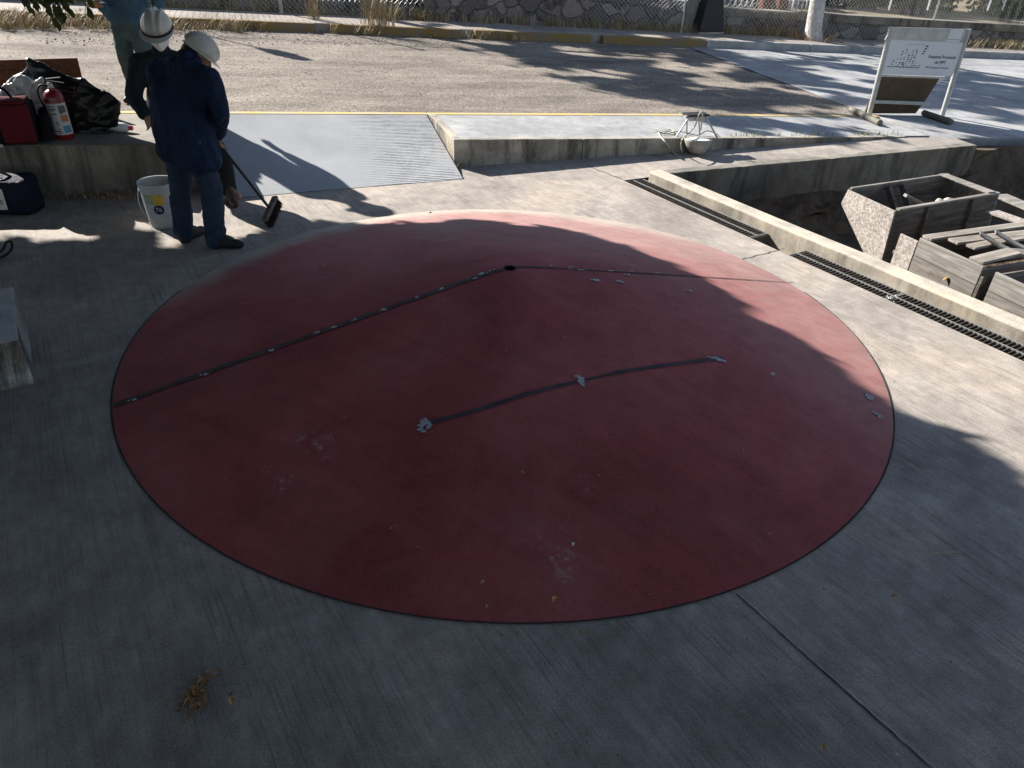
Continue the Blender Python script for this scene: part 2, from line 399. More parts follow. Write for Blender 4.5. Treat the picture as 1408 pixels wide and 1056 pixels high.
def m_dome():
    n = NT('red_floor_paint')
    c = (0.335, 0.074, 0.076)
    big = n.noise(0.9, 9, 0.6, dist=0.5); mid = n.noise(5, 8, 0.7); fine = n.noise(90, 4, 0.7)
    col = n.ramp(big, [(0.3, (0.26, 0.054, 0.055)), (0.5, c), (0.72, (0.38, 0.108, 0.108))])
    col = n.mix(0.6, col, n.ramp(mid, [(0.3, 0.82), (0.7, 1.1)]), 'MULTIPLY')
    col = n.mix(0.5, col, n.ramp(fine, [(0.36, 0.66), (0.62, 1.12)]), 'MULTIPLY')
    sp = n.n('ShaderNodeSeparateXYZ', Vector=n.tc)
    ln = n.n('ShaderNodeVectorMath', operation='LENGTH'); n.set(ln.inputs[0], n.n('ShaderNodeCombineXYZ', X=sp.outputs[0], Y=sp.outputs[1]).outputs[0])
    nz = n.noise(2.0, 7, 0.65)
    rr = n.math('ADD', ln.outputs['Value'], n.math('MULTIPLY', n.math('SUBTRACT', nz, 0.5), 0.7))
    side = n.math('ADD', n.math('ADD', n.math('MULTIPLY', sp.outputs[0], 0.34), n.math('MULTIPLY', sp.outputs[1], 0.94)), n.math('MULTIPLY', n.math('SUBTRACT', nz, 0.5), 0.8))
    dust = n.math('MULTIPLY', n.math('MAXIMUM', n.smooth(side, 0.1, 1.9), n.math('MULTIPLY', n.smooth(n.math('ADD', sp.outputs[0], n.math('MULTIPLY', sp.outputs[1], 0.5)), 0.9, 2.4), 0.8)), 0.80)
    streak = n.ramp(n.noise(1.0, 7, 0.7, n.map((2.0, 9.0, 1), (0, 0, rad(-25)))), [(0.36, 0.70), (0.66, 1.0)])
    col = n.mix(n.math('MULTIPLY', dust, streak), col, (0.365, 0.275, 0.245))
    rim = n.math('MULTIPLY', n.smooth(rr, 2.02, 2.42), n.smooth(n.math('ADD', sp.outputs[1], n.math('MULTIPLY', sp.outputs[0], -0.35)), 0.8, 1.7))
    col = n.mix(rim, col, (0.41, 0.36, 0.305))
    film = n.ramp(n.noise(1.3, 8, 0.7, dist=0.8), [(0.45, 0.0), (0.75, 0.16)])
    col = n.mix(film, col, (0.46, 0.28, 0.255))
    scuff = n.ramp(n.noise(3.1, 10, 0.8, dist=1.5), [(0.63, 0.0), (0.75, 0.40)])
    col = n.mix(scuff, col, (0.42, 0.28, 0.25))
    mott = n.noise(2.6, 10, 0.75, dist=0.7); col = n.mix(0.5, col, n.ramp(mott, [(0.36, 0.66), (0.62, 1.14)]), 'MULTIPLY')
    tro = n.noise(1.0, 6, 0.65, n.map((1.2, 14, 1), (0, 0, rad(35)))); col = n.mix(0.35, col, n.ramp(tro, [(0.34, 0.72), (0.6, 1.1)]), 'MULTIPLY')
    fl = n.noise(24, 8, 0.8)
    for px, py, rad_, lo in SCUFFS:                    # pale rubbed marks where the paint is worn
        q = gd(px, py) - DC
        dd = n.n('ShaderNodeVectorMath', operation='DISTANCE'); n.set(dd.inputs[0], n.tc); dd.inputs[1].default_value = (q.x, q.y, q.z)
        near = n.math('SUBTRACT', 1.0, n.smooth(dd.outputs['Value'], rad_ * 0.2, rad_))
        col = n.mix(n.math('MULTIPLY', near, n.ramp(fl, [(lo, 0.0), (lo + 0.10, 0.55)])), col, (0.42, 0.30, 0.28))
    spk = n.n('ShaderNodeTexVoronoi', Vector=n.tc, Scale=7.0).outputs['Distance']
    col = n.mix(n.ramp(spk, [(0.022, 0.75), (0.036, 0.0)]), col, (0.50, 0.38, 0.34))
    r = n.ramp(mid, [(0.3, 0.66), (0.7, 0.85)])
    return n.out(col, r, n.bump(n.math('ADD', mid, n.math('MULTIPLY', fine, 0.3)), 0.15, 0.01), spec=0.15)
M['dome'] = m_dome()
M['seam'] = mat('seam_filler', (0.036, 0.042, 0.040), 0.5, 16, 0.85, 0.5, 60, c2=(0.10, 0.075, 0.070))
M['tape'] = mat('dark_blue_strip', (0.034, 0.040, 0.060), 0.4, 7, 0.85, 0.4, 60, c2=(0.11, 0.075, 0.085))
M['chip'] = mat('bare_white_plaster', (0.38, 0.39, 0.40), 0.25, 30, 0.8, 0.3, 80)
M['black'] = mat('black_void', (0.008, 0.008, 0.008), 0.2, 5, 0.9, 0)
M['gap'] = mat('dark_joint', (0.03, 0.028, 0.026), 0.4, 9, 0.9, 0.3)
M['grate'] = mat('dark_steel', (0.075, 0.07, 0.065), 0.4, 20, 0.6, 0.3, 80, metal=0.5, c2=(0.14, 0.12, 0.10))
M['galv'] = mat('galvanised_steel', (0.42, 0.42, 0.41), 0.2, 12, 0.45, 0.1, 60, metal=0.6)
M['steelpaint'] = mat('grey_painted_steel', (0.40, 0.40, 0.38), 0.2, 8, 0.5, 0.1, 60, metal=0.2)
M['rustfoot'] = mat('weathered_foot_steel', (0.13, 0.12, 0.095), 0.4, 8, 0.7, 0.3, 40)
M['wood'] = wood('weathered_planks', (0.33, 0.29, 0.245), (0.47, 0.43, 0.37))
M['wood2'] = wood('silvered_planks', (0.27, 0.24, 0.205), (0.42, 0.38, 0.325))
M['wooddk'] = wood('dark_weathered_wood', (0.12, 0.105, 0.09), (0.22, 0.19, 0.16))
for nm_, an_ in (('f', rad(-68.8)), ('l', rad(23))):
    M['wood_' + nm_] = wood('weathered_planks', (0.19, 0.17, 0.15), (0.30, 0.275, 0.245), ang=an_)
    M['wood2_' + nm_] = wood('silvered_planks', (0.24, 0.222, 0.198), (0.38, 0.355, 0.318), ang=an_)
    M['wooddk_' + nm_] = wood('dark_weathered_wood', (0.12, 0.105, 0.09), (0.22, 0.19, 0.16), ang=an_)
M['brownboard'] = wood('brown_board', (0.16, 0.062, 0.028), (0.22, 0.09, 0.04), 0.6)
M['signbrown'] = mat('brown_sheet', (0.075, 0.048, 0.026), 0.25, 6, 0.75, 0.2, 50)
def m_osb():
    n = NT('flake_board'); vo = n.n('ShaderNodeTexVoronoi', Vector=n.map((1, 1, 1)), Scale=55.0)
    c = n.ramp(n.n('ShaderNodeSeparateColor', Color=vo.outputs['Color']).outputs[0], [(0, (0.24, 0.205, 0.175)), (0.5, (0.36, 0.32, 0.285)), (1, (0.48, 0.43, 0.39))])
    c = n.mix(0.7, c, n.ramp(n.noise(4, 6), [(0.3, 0.75), (0.7, 1.1)]), 'MULTIPLY')
    return n.out(c, 0.9, n.bump(vo.outputs['Color'], 0.5, 0.006), spec=0.2)
M['osb'] = m_osb()
M['white'] = mat('white_panel', (0.62, 0.63, 0.64), 0.06, 3, 0.5, 0.05)
M['ink'] = mat('black_ink', (0.03, 0.03, 0.035), 0.2, 9, 0.7, 0)
M['greyink'] = mat('grey_ink', (0.22, 0.23, 0.26), 0.2, 9, 0.7, 0)
M['paint_bin'] = mat('black_plastic', (0.016, 0.017, 0.018), 0.3, 7, 0.5, 0.2, 30)
M['shoe'] = mat('dark_boot_leather', (0.022, 0.02, 0.022), 0.4, 12, 0.6, 0.3, 60)
M['shoebrown'] = mat('brown_boot_leather', (0.07, 0.045, 0.03), 0.4, 12, 0.6, 0.3, 60)
M['skin'] = mat('skin', (0.30, 0.155, 0.10), 0.12, 9, 0.55, 0.15, 120)
M['hair'] = mat('black_hair', (0.012, 0.010, 0.009), 0.4, 60, 0.6, 0.6, 160)
def cloth(name, c, var=0.3, rough=0.9):
    n = NT(name); f = n.noise(3.5, 8, 0.65); w = n.noise(420, 2)
    col = n.ramp(f, [(0.3, dark(c, 1 - var)), (0.7, dark(c, 1 + var))]); col = n.mix(0.4, col, n.ramp(w, [(0.3, 0.7), (0.7, 1.2)]), 'MULTIPLY')
    return n.out(col, rough, n.bump(n.math('ADD', n.noise(14, 5, 0.55, dist=0.8), n.math('MULTIPLY', w, 0.08)), 0.8, 0.035), spec=0.15)
M['navy'] = cloth('navy_work_shirt', (0.012, 0.022, 0.052))
M['jeans'] = cloth('blue_denim', (0.028, 0.042, 0.068))
M['blackcloth'] = cloth('black_work_clothes', (0.016, 0.022, 0.028))
M['blackpants'] = cloth('black_trousers', (0.014, 0.014, 0.016))
M['teal'] = cloth('blue_work_jacket', (0.045, 0.092, 0.14))
M['tealpants'] = cloth('grey_blue_trousers', (0.058, 0.088, 0.098))
M['maroon'] = cloth('maroon_fabric', (0.12, 0.014, 0.022))
M['blackfab'] = cloth('black_fabric', (0.010, 0.010, 0.012))
M['navyfab'] = cloth('navy_nylon', (0.012, 0.011, 0.026), rough=0.7)
M['helmet'] = mat('white_helmet_shell', (0.43, 0.415, 0.375), 0.1, 8, 0.38, 0.05, spec=0.5)
M['mask'] = mat('white_mask', (0.72, 0.72, 0.71), 0.06, 9, 0.8, 0.1)
M['redpaint'] = mat('red_gloss_paint', (0.19, 0.012, 0.016), 0.15, 8, 0.3, 0.05, spec=0.5)
M['rubber'] = mat('black_rubber', (0.015, 0.015, 0.015), 0.3, 8, 0.6, 0.1)
M['pail'] = mat('dusty_white_pail', (0.42, 0.42, 0.43), 0.15, 7, 0.45, 0.05)
M['labelw'] = mat('white_label', (0.50, 0.50, 0.49), 0.06, 8, 0.5, 0)
M['lblorange'] = mat('orange_print', (0.45, 0.17, 0.07), 0.2, 30, 0.6, 0)
M['lblblue'] = mat('blue_print', (0.09, 0.25, 0.36), 0.2, 30, 0.6, 0)
M['lblgrey'] = mat('grey_print', (0.12, 0.11, 0.10), 0.3, 30, 0.6, 0)
M['plasticw'] = mat('white_plastic', (0.66, 0.66, 0.68), 0.06, 8, 0.35, 0.03, spec=0.5)
M['pink'] = mat('pink_plastic', (0.62, 0.035, 0.12), 0.1, 8, 0.4, 0)
M['pailyellow'] = mat('yellow_print', (0.60, 0.40, 0.05), 0.25, 12, 0.5, 0)
M['pailgreen'] = mat('olive_print', (0.30, 0.32, 0.20), 0.2, 12, 0.5, 0)
M['logo'] = mat('navy_print', (0.014, 0.02, 0.06), 0.1, 12, 0.5, 0)
M['barkwhite'] = mat('limewashed_bark', (0.48, 0.46, 0.42), 0.35, 9, 0.9, 0.8, 22, c2=(0.62, 0.60, 0.56), dist=0.03)
M['bark'] = mat('brown_bark', (0.10, 0.075, 0.055), 0.4, 9, 0.95, 0.9, 16, c2=(0.2, 0.15, 0.11), dist=0.04)
M['postbrown'] = mat('red_brown_post', (0.10, 0.032, 0.018), 0.3, 9, 0.8, 0.3)
M['bowl'] = mat('grey_clay_bowl', (0.30, 0.28, 0.25), 0.25, 12, 0.8, 0.3, 50)
M['bowlwhite'] = mat('pale_enamel', (0.66, 0.70, 0.67), 0.1, 9, 0.35, 0.05, spec=0.5)
M['cable'] = mat('pale_cable', (0.45, 0.43, 0.38), 0.2, 12, 0.6, 0)
M['cableg'] = mat('yellow_green_cable', (0.42, 0.44, 0.18), 0.2, 12, 0.6, 0)
M['bristle'] = mat('dark_bristles', (0.022, 0.014, 0.014), 0.5, 90, 0.9, 0.8, 200, c2=(0.06, 0.03, 0.03))
def leafmat(name, a, b, trans=0.06):
    n = NT(name); g = n.n('ShaderNodeNewGeometry')
    c = n.ramp(g.outputs['Random Per Island'], [(0.0, a), (1.0, b)])
    n.out(c, 0.6, spec=0.25)
    if trans:
        tr = n.n('ShaderNodeBsdfTranslucent', Color=n.mix(0.5, c, (0.16, 0.2, 0.03)))
        mx = n.n('ShaderNodeMixShader'); mx.inputs[0].default_value = trans
        n.t.links.new(n.b.outputs[0], mx.inputs[1]); n.t.links.new(tr.outputs[0], mx.inputs[2])
        n.t.links.new(mx.outputs[0], n.t.nodes['Material Output'].inputs[0])
    return n.m
M['leaf'] = leafmat('green_leaves', (0.026, 0.042, 0.012), (0.062, 0.085, 0.024))
M['leafo'] = leafmat('olive_leaves', (0.07, 0.085, 0.02), (0.22, 0.21, 0.07))
M['straw'] = leafmat('dry_grass_blades', (0.22, 0.165, 0.085), (0.46, 0.37, 0.22), 0)
M['dry'] = leafmat('dry_leaf', (0.20, 0.085, 0.03), (0.52, 0.33, 0.14), 0)
M['dryyellow'] = leafmat('yellow_dry_leaf', (0.50, 0.30, 0.07), (0.60, 0.42, 0.12), 0)
def plastic_sheet(name, c, rough):
    n = NT(name); h = n.noise(5, 3, 0.5, dist=0.8); f = n.noise(13, 4, 0.5, dist=1.0)
    return n.out(n.ramp(n.noise(4, 4), [(0.3, dark(c, 0.7)), (0.7, c)]), rough, n.bump(n.math('ADD', h, n.math('MULTIPLY', f, 0.6)), 0.4, 0.03), spec=0.35)
M['bagblack'] = plastic_sheet('black_plastic_sheet', (0.009, 0.009, 0.010), 0.34)
M['bagsilver'] = plastic_sheet('pale_plastic_sheet', (0.40, 0.41, 0.43), 0.24)

# ================================================================== SETTING
# ground sheet (also the pit floor), reaches the horizon
g_ = MB()
g_.sheet([(-600, -600, -0.85), (600, -600, -0.85), (600, 600, -0.85), (-600, 600, -0.85)])
struct(g_.build('ground', M['soil'], loc=(0, 0, -0.85)))

# plaza paving (one sheet, its right edge follows the drain and the pit)
dF0 = gz(857, 248); dF1 = gz(1408, 497)
ddir = (dF1 - dF0).normalized()
dB0 = gz(897, 243); dB1 = dB0 + ddir * (dF1 - dF0).length
pitA = gz(902, 240); pitB = V((6.2, 10.25, -0.02))
drain_far = dF0 + ddir * 17
plaza = [(-14, -10, 0), (drain_far.x, -10, 0), (drain_far.x, drain_far.y, 0), dF0, dB0, pitA, pitB, S(7.25, 0), S(6.35, 0), V((S(0, 0).x, S(0, 0).y, 0)), S(0, -0.445).xy.to_3d(), S(-2.45, -0.56).xy.to_3d(), V((S(-2.45, -0.1).x, S(-2.45, -0.1).y, 0)), V((S(-14, -0.1).x, S(-14, -0.1).y, 0))]
pm_ = MB(); pm_.sheet(plaza); pm_.open = True
po = pm_.build('plaza_paving', M['plaza'], loc=(0, 0, 0))
struct(po)
bm = bmesh.new(); bm.from_mesh(po.data); bmesh.ops.triangulate(bm, faces=bm.faces)
for f in bm.faces:
    if f.normal.z < 0: f.normal_flip()
bm.to_mesh(po.data); bm.free()
# expansion joints and cracks (thin sunken-looking lines laid as sheets)
def strip(pts, w, up=0.004):
    m = MB(); m.open = True; L = []; R_ = []
    for i, p in enumerate(pts):
        p = V(p); d = (V(pts[min(i + 1, len(pts) - 1)]) - V(pts[max(i - 1, 0)])); d.z = 0; d.normalize(); n_ = V((-d.y, d.x, 0))
        ww = w[i] if isinstance(w, (list, tuple)) else w
        L.append(p + n_ * ww / 2 + V((0, 0, up))); R_.append(p - n_ * ww / 2 + V((0, 0, up)))
    k = len(pts); m.add(R_ + L, [(i, i + 1, k + i + 1, k + i) for i in range(k - 1)])
    return m
def wob(a, b, n, amp):
    a, b = V(a), V(b); d = (b - a).normalized(); s = V((-d.y, d.x, 0))
    return [a.lerp(b, i / n) + s * (random.uniform(-amp, amp) if 0 < i < n else 0) for i in range(n + 1)]
struct(strip(wob(gz(1012, 817), gz(1345, 1115), 30, 0.003), [random.uniform(0.003, 0.007) for _ in range(31)]).build('paving_joint', M['gap']))
random.seed(17)
struct(strip([p + V((.008, .005, 0)) for p in wob(gz(1012, 817), gz(1345, 1115), 30, 0.002)], [random.uniform(0.002, 0.008) for _ in range(31)], .0045).build('paving_joint_edge', M['plaza_pale']))
struct(strip(wob(gz(1020, 357), gz(1078, 342), 12, 0.01), 0.008).build('paving_joint', M['gap']))
struct(strip(wob(gz(806, 228), gz(856, 247), 10, 0.012), 0.01).build('paving_crack', M['gap']))

# sidewalk in two slabs with the drain slot between them, kerbs, ramp, road
def slab(s0, s1, l0, l1, dz0, dz1, thick, m=None, cuts=1):
    m = m or MB()
    P = [S(s0, l0, dz0), S(s1, l0, dz0), S(s1, l1, dz1), S(s0, l1, dz1)]
    return m.hexa([p - V((0, 0, thick)) for p in P] + P)
m = MB(); slab(0.10, 2.1, 0.10, 1.235, 0, 0, 0.4, m); slab(2.104, 4.4, 0.10, 1.235, 0, 0, 0.4, m); slab(4.404, 6.93, 0.10, 1.235, 0, 0, 0.4, m); slab(7.06, 30, -0.06, 1.235, 0, 0, 0.12, m)
struct(m.build('sidewalk', M['side'], bevel=0.006))
m = MB(); slab(6.93, 7.06, 0.0, 1.235, -0.14, -0.14, 0.3, m); struct(m.build('slot_floor', M['gap']))
m = MB()
for a, b in ((0.0, 1.55), (1.556, 4.05), (4.056, 6.40)): slab(a, b, 0.0, 0.096, 0.012, 0.012, 0.5, m)
slab(0.0, 0.096, 0.10, 1.235, 0.012, 0.012, 0.5, m)
struct(roughen(m.build('sidewalk_kerb', M['kerb'], bevel=0.012)))
A, B, C, D = S(-2.45, -0.56), S(-0.02, -0.445), S(-0.02, 1.235), S(-2.45, 1.235); A.z = B.z = 0.004
vs = []; fs = []
for j in range(17):
    for i in range(17): vs.append(tuple(A.lerp(B, i / 16).lerp(D.lerp(C, i / 16), j / 16)))
for j in range(16):
    for i in range(16): k = j * 17 + i; fs.append((k, k + 1, k + 18, k + 17))
ro = mesh_np('ramp', vs, fs, M['ramp'], loc=S(-1.3, 0), smooth=True)
ro.rotation_euler.z = SA
ro.data.transform(Matrix.Rotation(-SA, 4, 'Z')); struct(ro)
m = MB()
for a, b in ((-14, -2.5), (-2.494, 0.0), (0.006, 2.2), (2.206, 4.6), (4.606, 7.1)): slab(a, b, 1.238, 1.345, 0.006, 0.006, 0.3, m)
struct(m.build('yellow_kerb', M['yellow'], bevel=0.008))
m = MB(); slab(7.2, 30, 1.238, 1.345, 0.002, 0.002, 0.3, m); struct(m.build('plain_kerb', M['side'], bevel=0.008))
# gravel road as a gently uneven grid
def road_grid(s0f, s1f, l0, l1, ns, nl, dz, name, mt, amp):
    vs = []; fs = []
    for j in range(nl + 1):
        l = l0 + (l1 - l0) * j / nl
        for i in range(ns + 1):
            s = s0f(l) + (s1f(l) - s0f(l)) * i / ns; p = S(s, l, dz)
            e = min(1, min(j, nl - j) / 3)
            p.z += amp * noise.noise(V((p.x * 1.3, p.y * 1.3, 0))) * e + amp * 0.6 * noise.noise(V((p.x * 5, p.y * 5, 3))) * e
            vs.append(p)
    for j in range(nl):
        for i in range(ns): a = j * (ns + 1) + i; fs.append((a, a + 1, a + ns + 2, a + ns + 1))
    o = mesh_np(name, [tuple(v) for v in vs], fs, mt, smooth=True); return struct(o)
road_edge = lambda l: 7.1 + 0.12 * (l - 1.8)
road_grid(lambda l: -22, road_edge, 1.345, 8.40, 220, 70, -0.02, 'gravel_road', M['gravel'], 0.02)
road_grid(lambda l: road_edge(l) + 0.002, lambda l: 45, 1.345, 8.40, 40, 8, -0.012, 'concrete_road', M['side'], 0.0)
# far kerb and far sidewalk
m = MB()
for k in range(-6, 3): slab(k * 3.0 - 0.3, k * 3.0 + 2.69 - 0.3, 8.40, 8.56, 0.145, 0.145, 0.4, m)
struct(m.build('far_kerb_ochre', M['ochre'], bevel=0.02))
m = MB()
for k in range(0, 9): slab(8.405 + k * 3.0, 8.405 + k * 3.0 + 2.985, 8.40, 8.56, 0.145, 0.145, 0.4, m)
struct(m.build('far_kerb_grey', M['side'], bevel=0.02))
m = MB(); slab(-22, 45, 8.562, 10.0, 0.138, 0.138, 0.3, m); struct(m.build('far_sidewalk', M['plaza']))
m = MB(); slab(-22, 1.95, 10.004, 10.81, 0.12, 0.12, 0.3, m); struct(m.build('earth_strip', M['earth']))
# terrace behind the low wall
m = MB(); m.open = True; m.sheet([S(-60, 11.25, 0.66), S(9.0, 11.25, 0.66), S(9.2, 10.3, 0.66), S(80, 10.3, 0.66), S(80, 90, 0.9), S(-60, 90, 0.9)])
struct(m.build('terrace_ground', M['earth']))

# ------------------------------------------------------------------ walls
def wallpart(s0, s1, l0, l1, b, h):
    m = MB(); P = [S(s0, l0, b), S(s1, l0, b), S(s1, l1, b), S(s0, l1, b)]; Q = [S(s0, l0, h), S(s1, l0, h), S(s1, l1, h), S(s0, l1, h)]
    return m.hexa(P + Q)
w = thing('stone_wall', 'rubble stone retaining wall behind the far pavement, stepping back on the left', 'wall', S(0, 10.2))
wallpart(1.95, 9.1, 10.0, 10.5, -0.4, 0.82).build('masonry', M['stone'], w)
wallpart(-22, 1.94, 10.8, 11.3, -0.4, 0.95).build('masonry', M['stone'], w)
w = thing('low_wall', 'low stone wall with a dark concrete coping right of the black bin', 'wall', S(18, 10.2))
wallpart(9.15, 45, 10.06, 10.4, -0.4, 0.52).build('masonry', M['stone'], w)
wallpart(9.15, 45, 10.0, 10.45, 0.522, 0.72).build('coping', M['bench'], w, bevel=0.02)
# bench wall on the left, kerb high
m = MB(); m.hexa([S(-14, -0.1, 0).xy.to_3d() - V((0, 0, .3)), S(-2.45, -0.1).xy.to_3d() - V((0, 0, .3)), S(-2.45, 1.236).xy.to_3d() - V((0, 0, .3)), S(-14, 1.236).xy.to_3d() - V((0, 0, .3)), S(-14, -0.1, 0.01), S(-2.45, -0.1, 0.01), S(-2.45, 1.236, 0.003), S(-14, 1.236, 0.003)])
setp(m.build('concrete_ledge', M['bench'], bevel=0.015), 'long stained concrete ledge with bags lying on its top, left of the ramp', 'ledge')
# left block
bl = [gz(48, 527), gz(26, 467, 0.3), gz(18, 394, 0.3)]
e1 = (bl[2] - bl[1]); e1.z = 0; e1.normalize(); e2 = V((-e1.y, e1.x, 0)); L1 = (bl[2] - bl[1]).length
m = MB(); q0 = V((bl[0].x, bl[0].y, -0.05)); tp = V((bl[1].x, bl[1].y, 0.30))
m.hexa([q0 + e2 * 1.1, q0, q0 + e1 * (L1 + .03), q0 + e1 * (L1 + .03) + e2 * 1.1, tp + e2 * 1.1, tp, tp + e1 * L1, tp + e1 * L1 + e2 * 1.1])
setp(roughen(m.build('concrete_block', M['block'], bevel=0.012), .06, .004), 'low grey concrete block standing on the paving at the left edge', 'block')
# pit walls
pd = (pitB - pitA); pd.z = 0; pd.normalize(); pn = V((-pd.y, pd.x, 0))
m = MB(); A = pitA.copy(); B = pitB.copy(); A.z = 0.008
m.hexa([A + V((0, 0, -.5)) - pn * 0.0, B + V((0, 0, -.42)), B + pn * .16 + V((0, 0, -.42)), A + pn * .16 + V((0, 0, -.5)), A - pn * .02, B - pn * .02 + V((0, 0, .01)), B + pn * .12 + V((0, 0, .01)), A + pn * .12])
setp(roughen(m.build('pit_wall', M['bench'], bevel=0.012), .07, .007), 'grey concrete retaining wall along the back of the sunken pit', 'wall')
# soil bank under and beyond that wall
vs = []; fs = []; ni, nj = 70, 12
for j in range(nj + 1):
    for i in range(ni + 1):
        u = i / ni; v = j / nj
        if u < 0.45: top = A.lerp(B, u / 0.45) + pn * 0.06 + V((0, 0, -0.38))
        else: top = B.lerp(S(20, 0.02, -0.03), (u - 0.45) / 0.55) + V((0, 0, -0.38 * max(0, 1 - (u - 0.45) / 0.012)))
        p = top - pn * (0.02 + (0.5 if u < .45 else .5 + .6 * min(1, (u - .45) / .05)) * v) ; p.z = top.z + (-0.9 - top.z) * v
        p += V((noise.noise(V((u * 40, v * 6, 1))), noise.noise(V((u * 40, v * 6, 5))), noise.noise(V((u * 40, v * 6, 9))))) * 0.13 * min(1, 4 * v + 0.02)
        vs.append(tuple(p))
for j in range(nj):
    for i in range(ni): a = j * (ni + 1) + i; fs.append((a, a + 1, a + ni + 2, a + ni + 1))
struct(mesh_np('pit_bank', vs, fs, M['soil'], smooth=True))
m = MB(); e0, e1 = B - pd * .25, S(22, 0.03)
m.hexa([V((p.x, p.y, -.9)) for p in (e0, e1, e1 + pn * .6, e0 + pn * .6)] + [e0 + V((0, 0, -.05)), e1 + V((0, 0, -.06)), e1 + pn * .6 + V((0, 0, -.13)), e0 + pn * .6 + V((0, 0, -.13))])
struct(roughen(m.build('pit_bank_soil', M['soil']), .12, .03, 3.0))
# low curb between drain and pit
perp = V((-ddir.y, ddir.x, 0))        # towards the pit
if perp.x < 0: perp = -perp
m = MB()
c0 = gz(897, 252); c0 = V((c0.x, c0.y, 0)); CURB_H = 0.10
n_c = 26; prof = [(0, -0.9), (0, CURB_H - 0.02), (0.02, CURB_H), (0.15, CURB_H), (0.17, CURB_H - 0.02), (0.17, -0.9)]
vs = []; fs = []
dB = gz(895, 247); dB = dB - perp * (0.12 * (dB - dF0).dot(perp))
for i in range(n_c + 1):
    o_ = dB + ddir * (i * 17 / n_c)
    for k, (a, z) in enumerate(prof):
        j_ = 0.008 * noise.noise(V((i * 3.1, k * 2.0, 0)))
        vs.append(tuple(o_ + perp * (a + j_) + V((0, 0, z + j_ * 0.8))))
K = len(prof)
for i in range(n_c):
    for k in range(K - 1): fs.append((i * K + k, i * K + k + 1, (i + 1) * K + k + 1, (i + 1) * K + k))
mm = MB(); mm.add(vs, fs + [tuple(range(K)), tuple(n_c * K + k for k in range(K))[::-1]])
setp(mm.build('drain_curb', M['curb'], bevel=0.006), 'long narrow pale concrete curb between the drain grating and the pit', 'curb')
# drain channel: bottom and far side walls
dw = abs((dB - dF0).dot(perp))
m = MB(); m.open = True
P0, P1 = dF0 - ddir * 0.0, dF0 + ddir * 17; W_ = perp * dw
m.add([P0, P1, P1 + V((0, 0, -.22)), P0 + V((0, 0, -.22)), P1 + W_ + V((0, 0, -.22)), P0 + W_ + V((0, 0, -.22)), P0 + W_], [(0, 1, 2, 3), (3, 2, 4, 5), (0, 3, 5, 6)])
struct(m.build('drain_channel', M['curb']))
# grates: each a section of frame and bars
def make_grate(L, label, dx):
    t = thing('drain_grate', label, 'grate', (0, 0, 0), 'steel gratings over the drain', local=True)
    f = MB(); w0 = dw - 0.012
    for y in (0.008, w0 * 0.5, w0): f.box((L / 2, y, -0.014), (L, 0.007, 0.024))
    for x in (0.004, L - 0.004): f.box((x, w0 / 2 + .004, -0.015), (0.007, w0, 0.022))
    f.build('frame', M['galv'], t)
    b = MB(); n = int(L / 0.034)
    for i in range(1, n): b.box((i * L / n, w0 / 2 + .004, -0.018), (0.007, w0 - .01, 0.024))
    b.build('bars', M['grate'], t)
    t.location = dF0 + ddir * dx + V((0, 0, -0.004)); t.rotation_euler.z = math.atan2(ddir.y, ddir.x)
    return t
def along(px, py): return (gz(px, py) - dF0).dot(ddir)
g1 = along(1024, 327); g2 = along(1080, 350); g3 = along(1216, 411)
make_grate(g1 - 0.01, 'dark steel drain grating at the corner of the pit, before the open gap', 0.005)
make_grate(g3 - g2 - 0.01, 'dark steel drain grating just right of the open gap in the drain', g2)
make_grate(1.25, 'dark steel drain grating beside the plank boxes, with white crumbs on its edge', g3)
make_grate(1.25, 'dark steel drain grating nearest the camera at the right edge', g3 + 1.26)
# ================================================================== DOME
dome = thing('red_dome', 'huge low cone of maroon painted concrete set in the plaza', 'dome', DC)
m = MB(); rs = [0.036] + [0.036 + (DR - 0.036) * ((i + 1) / 60) ** 0.9 for i in range(60)]
prof = [(r, dome_z(r)) for r in rs[:-1]] + [(DR, 0.003), (DR + 0.001, -0.06)]
m.lathe(prof, 160, DC); m.open = True
sh = m.build('shell', M['dome'], dome, smooth='auto')
m = MB(); m.lathe([(0.0, dome_z(0.036) - 0.24), (0.034, dome_z(0.036) - 0.24), (0.034, dome_z(0.036) + .001), (0.044, dome_z(0.044) + .002)], 24, DC); m.open = True; m.build('centre_hole', M['black'], dome)
m = MB(); m.open = True; m.lathe([(DR + 0.002, 0.004), (DR + 0.010, 0.004)], 110, DC, a0=rad(170), a1=rad(380)); m.build('edge_joint', M['gap'], dome)
def drape(pts, w, up=0.004):
    m = MB(); m.open = True; Lv = []; Rv = []; k = len(pts)
    for i, p in enumerate(pts):
        d = pts[min(i + 1, k - 1)] - pts[max(i - 1, 0)]; d.z = 0; d.normalize(); n_ = V((-d.y, d.x, 0)); ww = w[i] if isinstance(w, list) else w
        for s_, arr in ((1, Lv), (-1, Rv)):
            q = p + n_ * (s_ * ww / 2); q.z = dome_z((q.xy - DC.xy).length) + up; arr.append(q)
    m.add(Rv + Lv, [(i, i + 1, k + i + 1, k + i) for i in range(k - 1)]); return m
def line2(a, b, n): return [a.lerp(b, i / n) for i in range(n + 1)]
ap = V((DC.x, DC.y, 0))
pl = gd(156, 558); pr = gd(1090, 388)
sl = line2(pl, ap + (pl - ap).normalized() * 0.05, 60); sr = line2(ap + (pr - ap).normalized() * 0.05, pr, 60)
seam1 = drape(sl, [0.040 + random.uniform(-.007, .007) for _ in sl]).build('seam', M['seam'], dome)
seam2 = drape(sr, [0.024 - 0.016 * i / 60 + random.uniform(-.003, .003) for i in range(61)]).build('seam', M['seam'], dome)
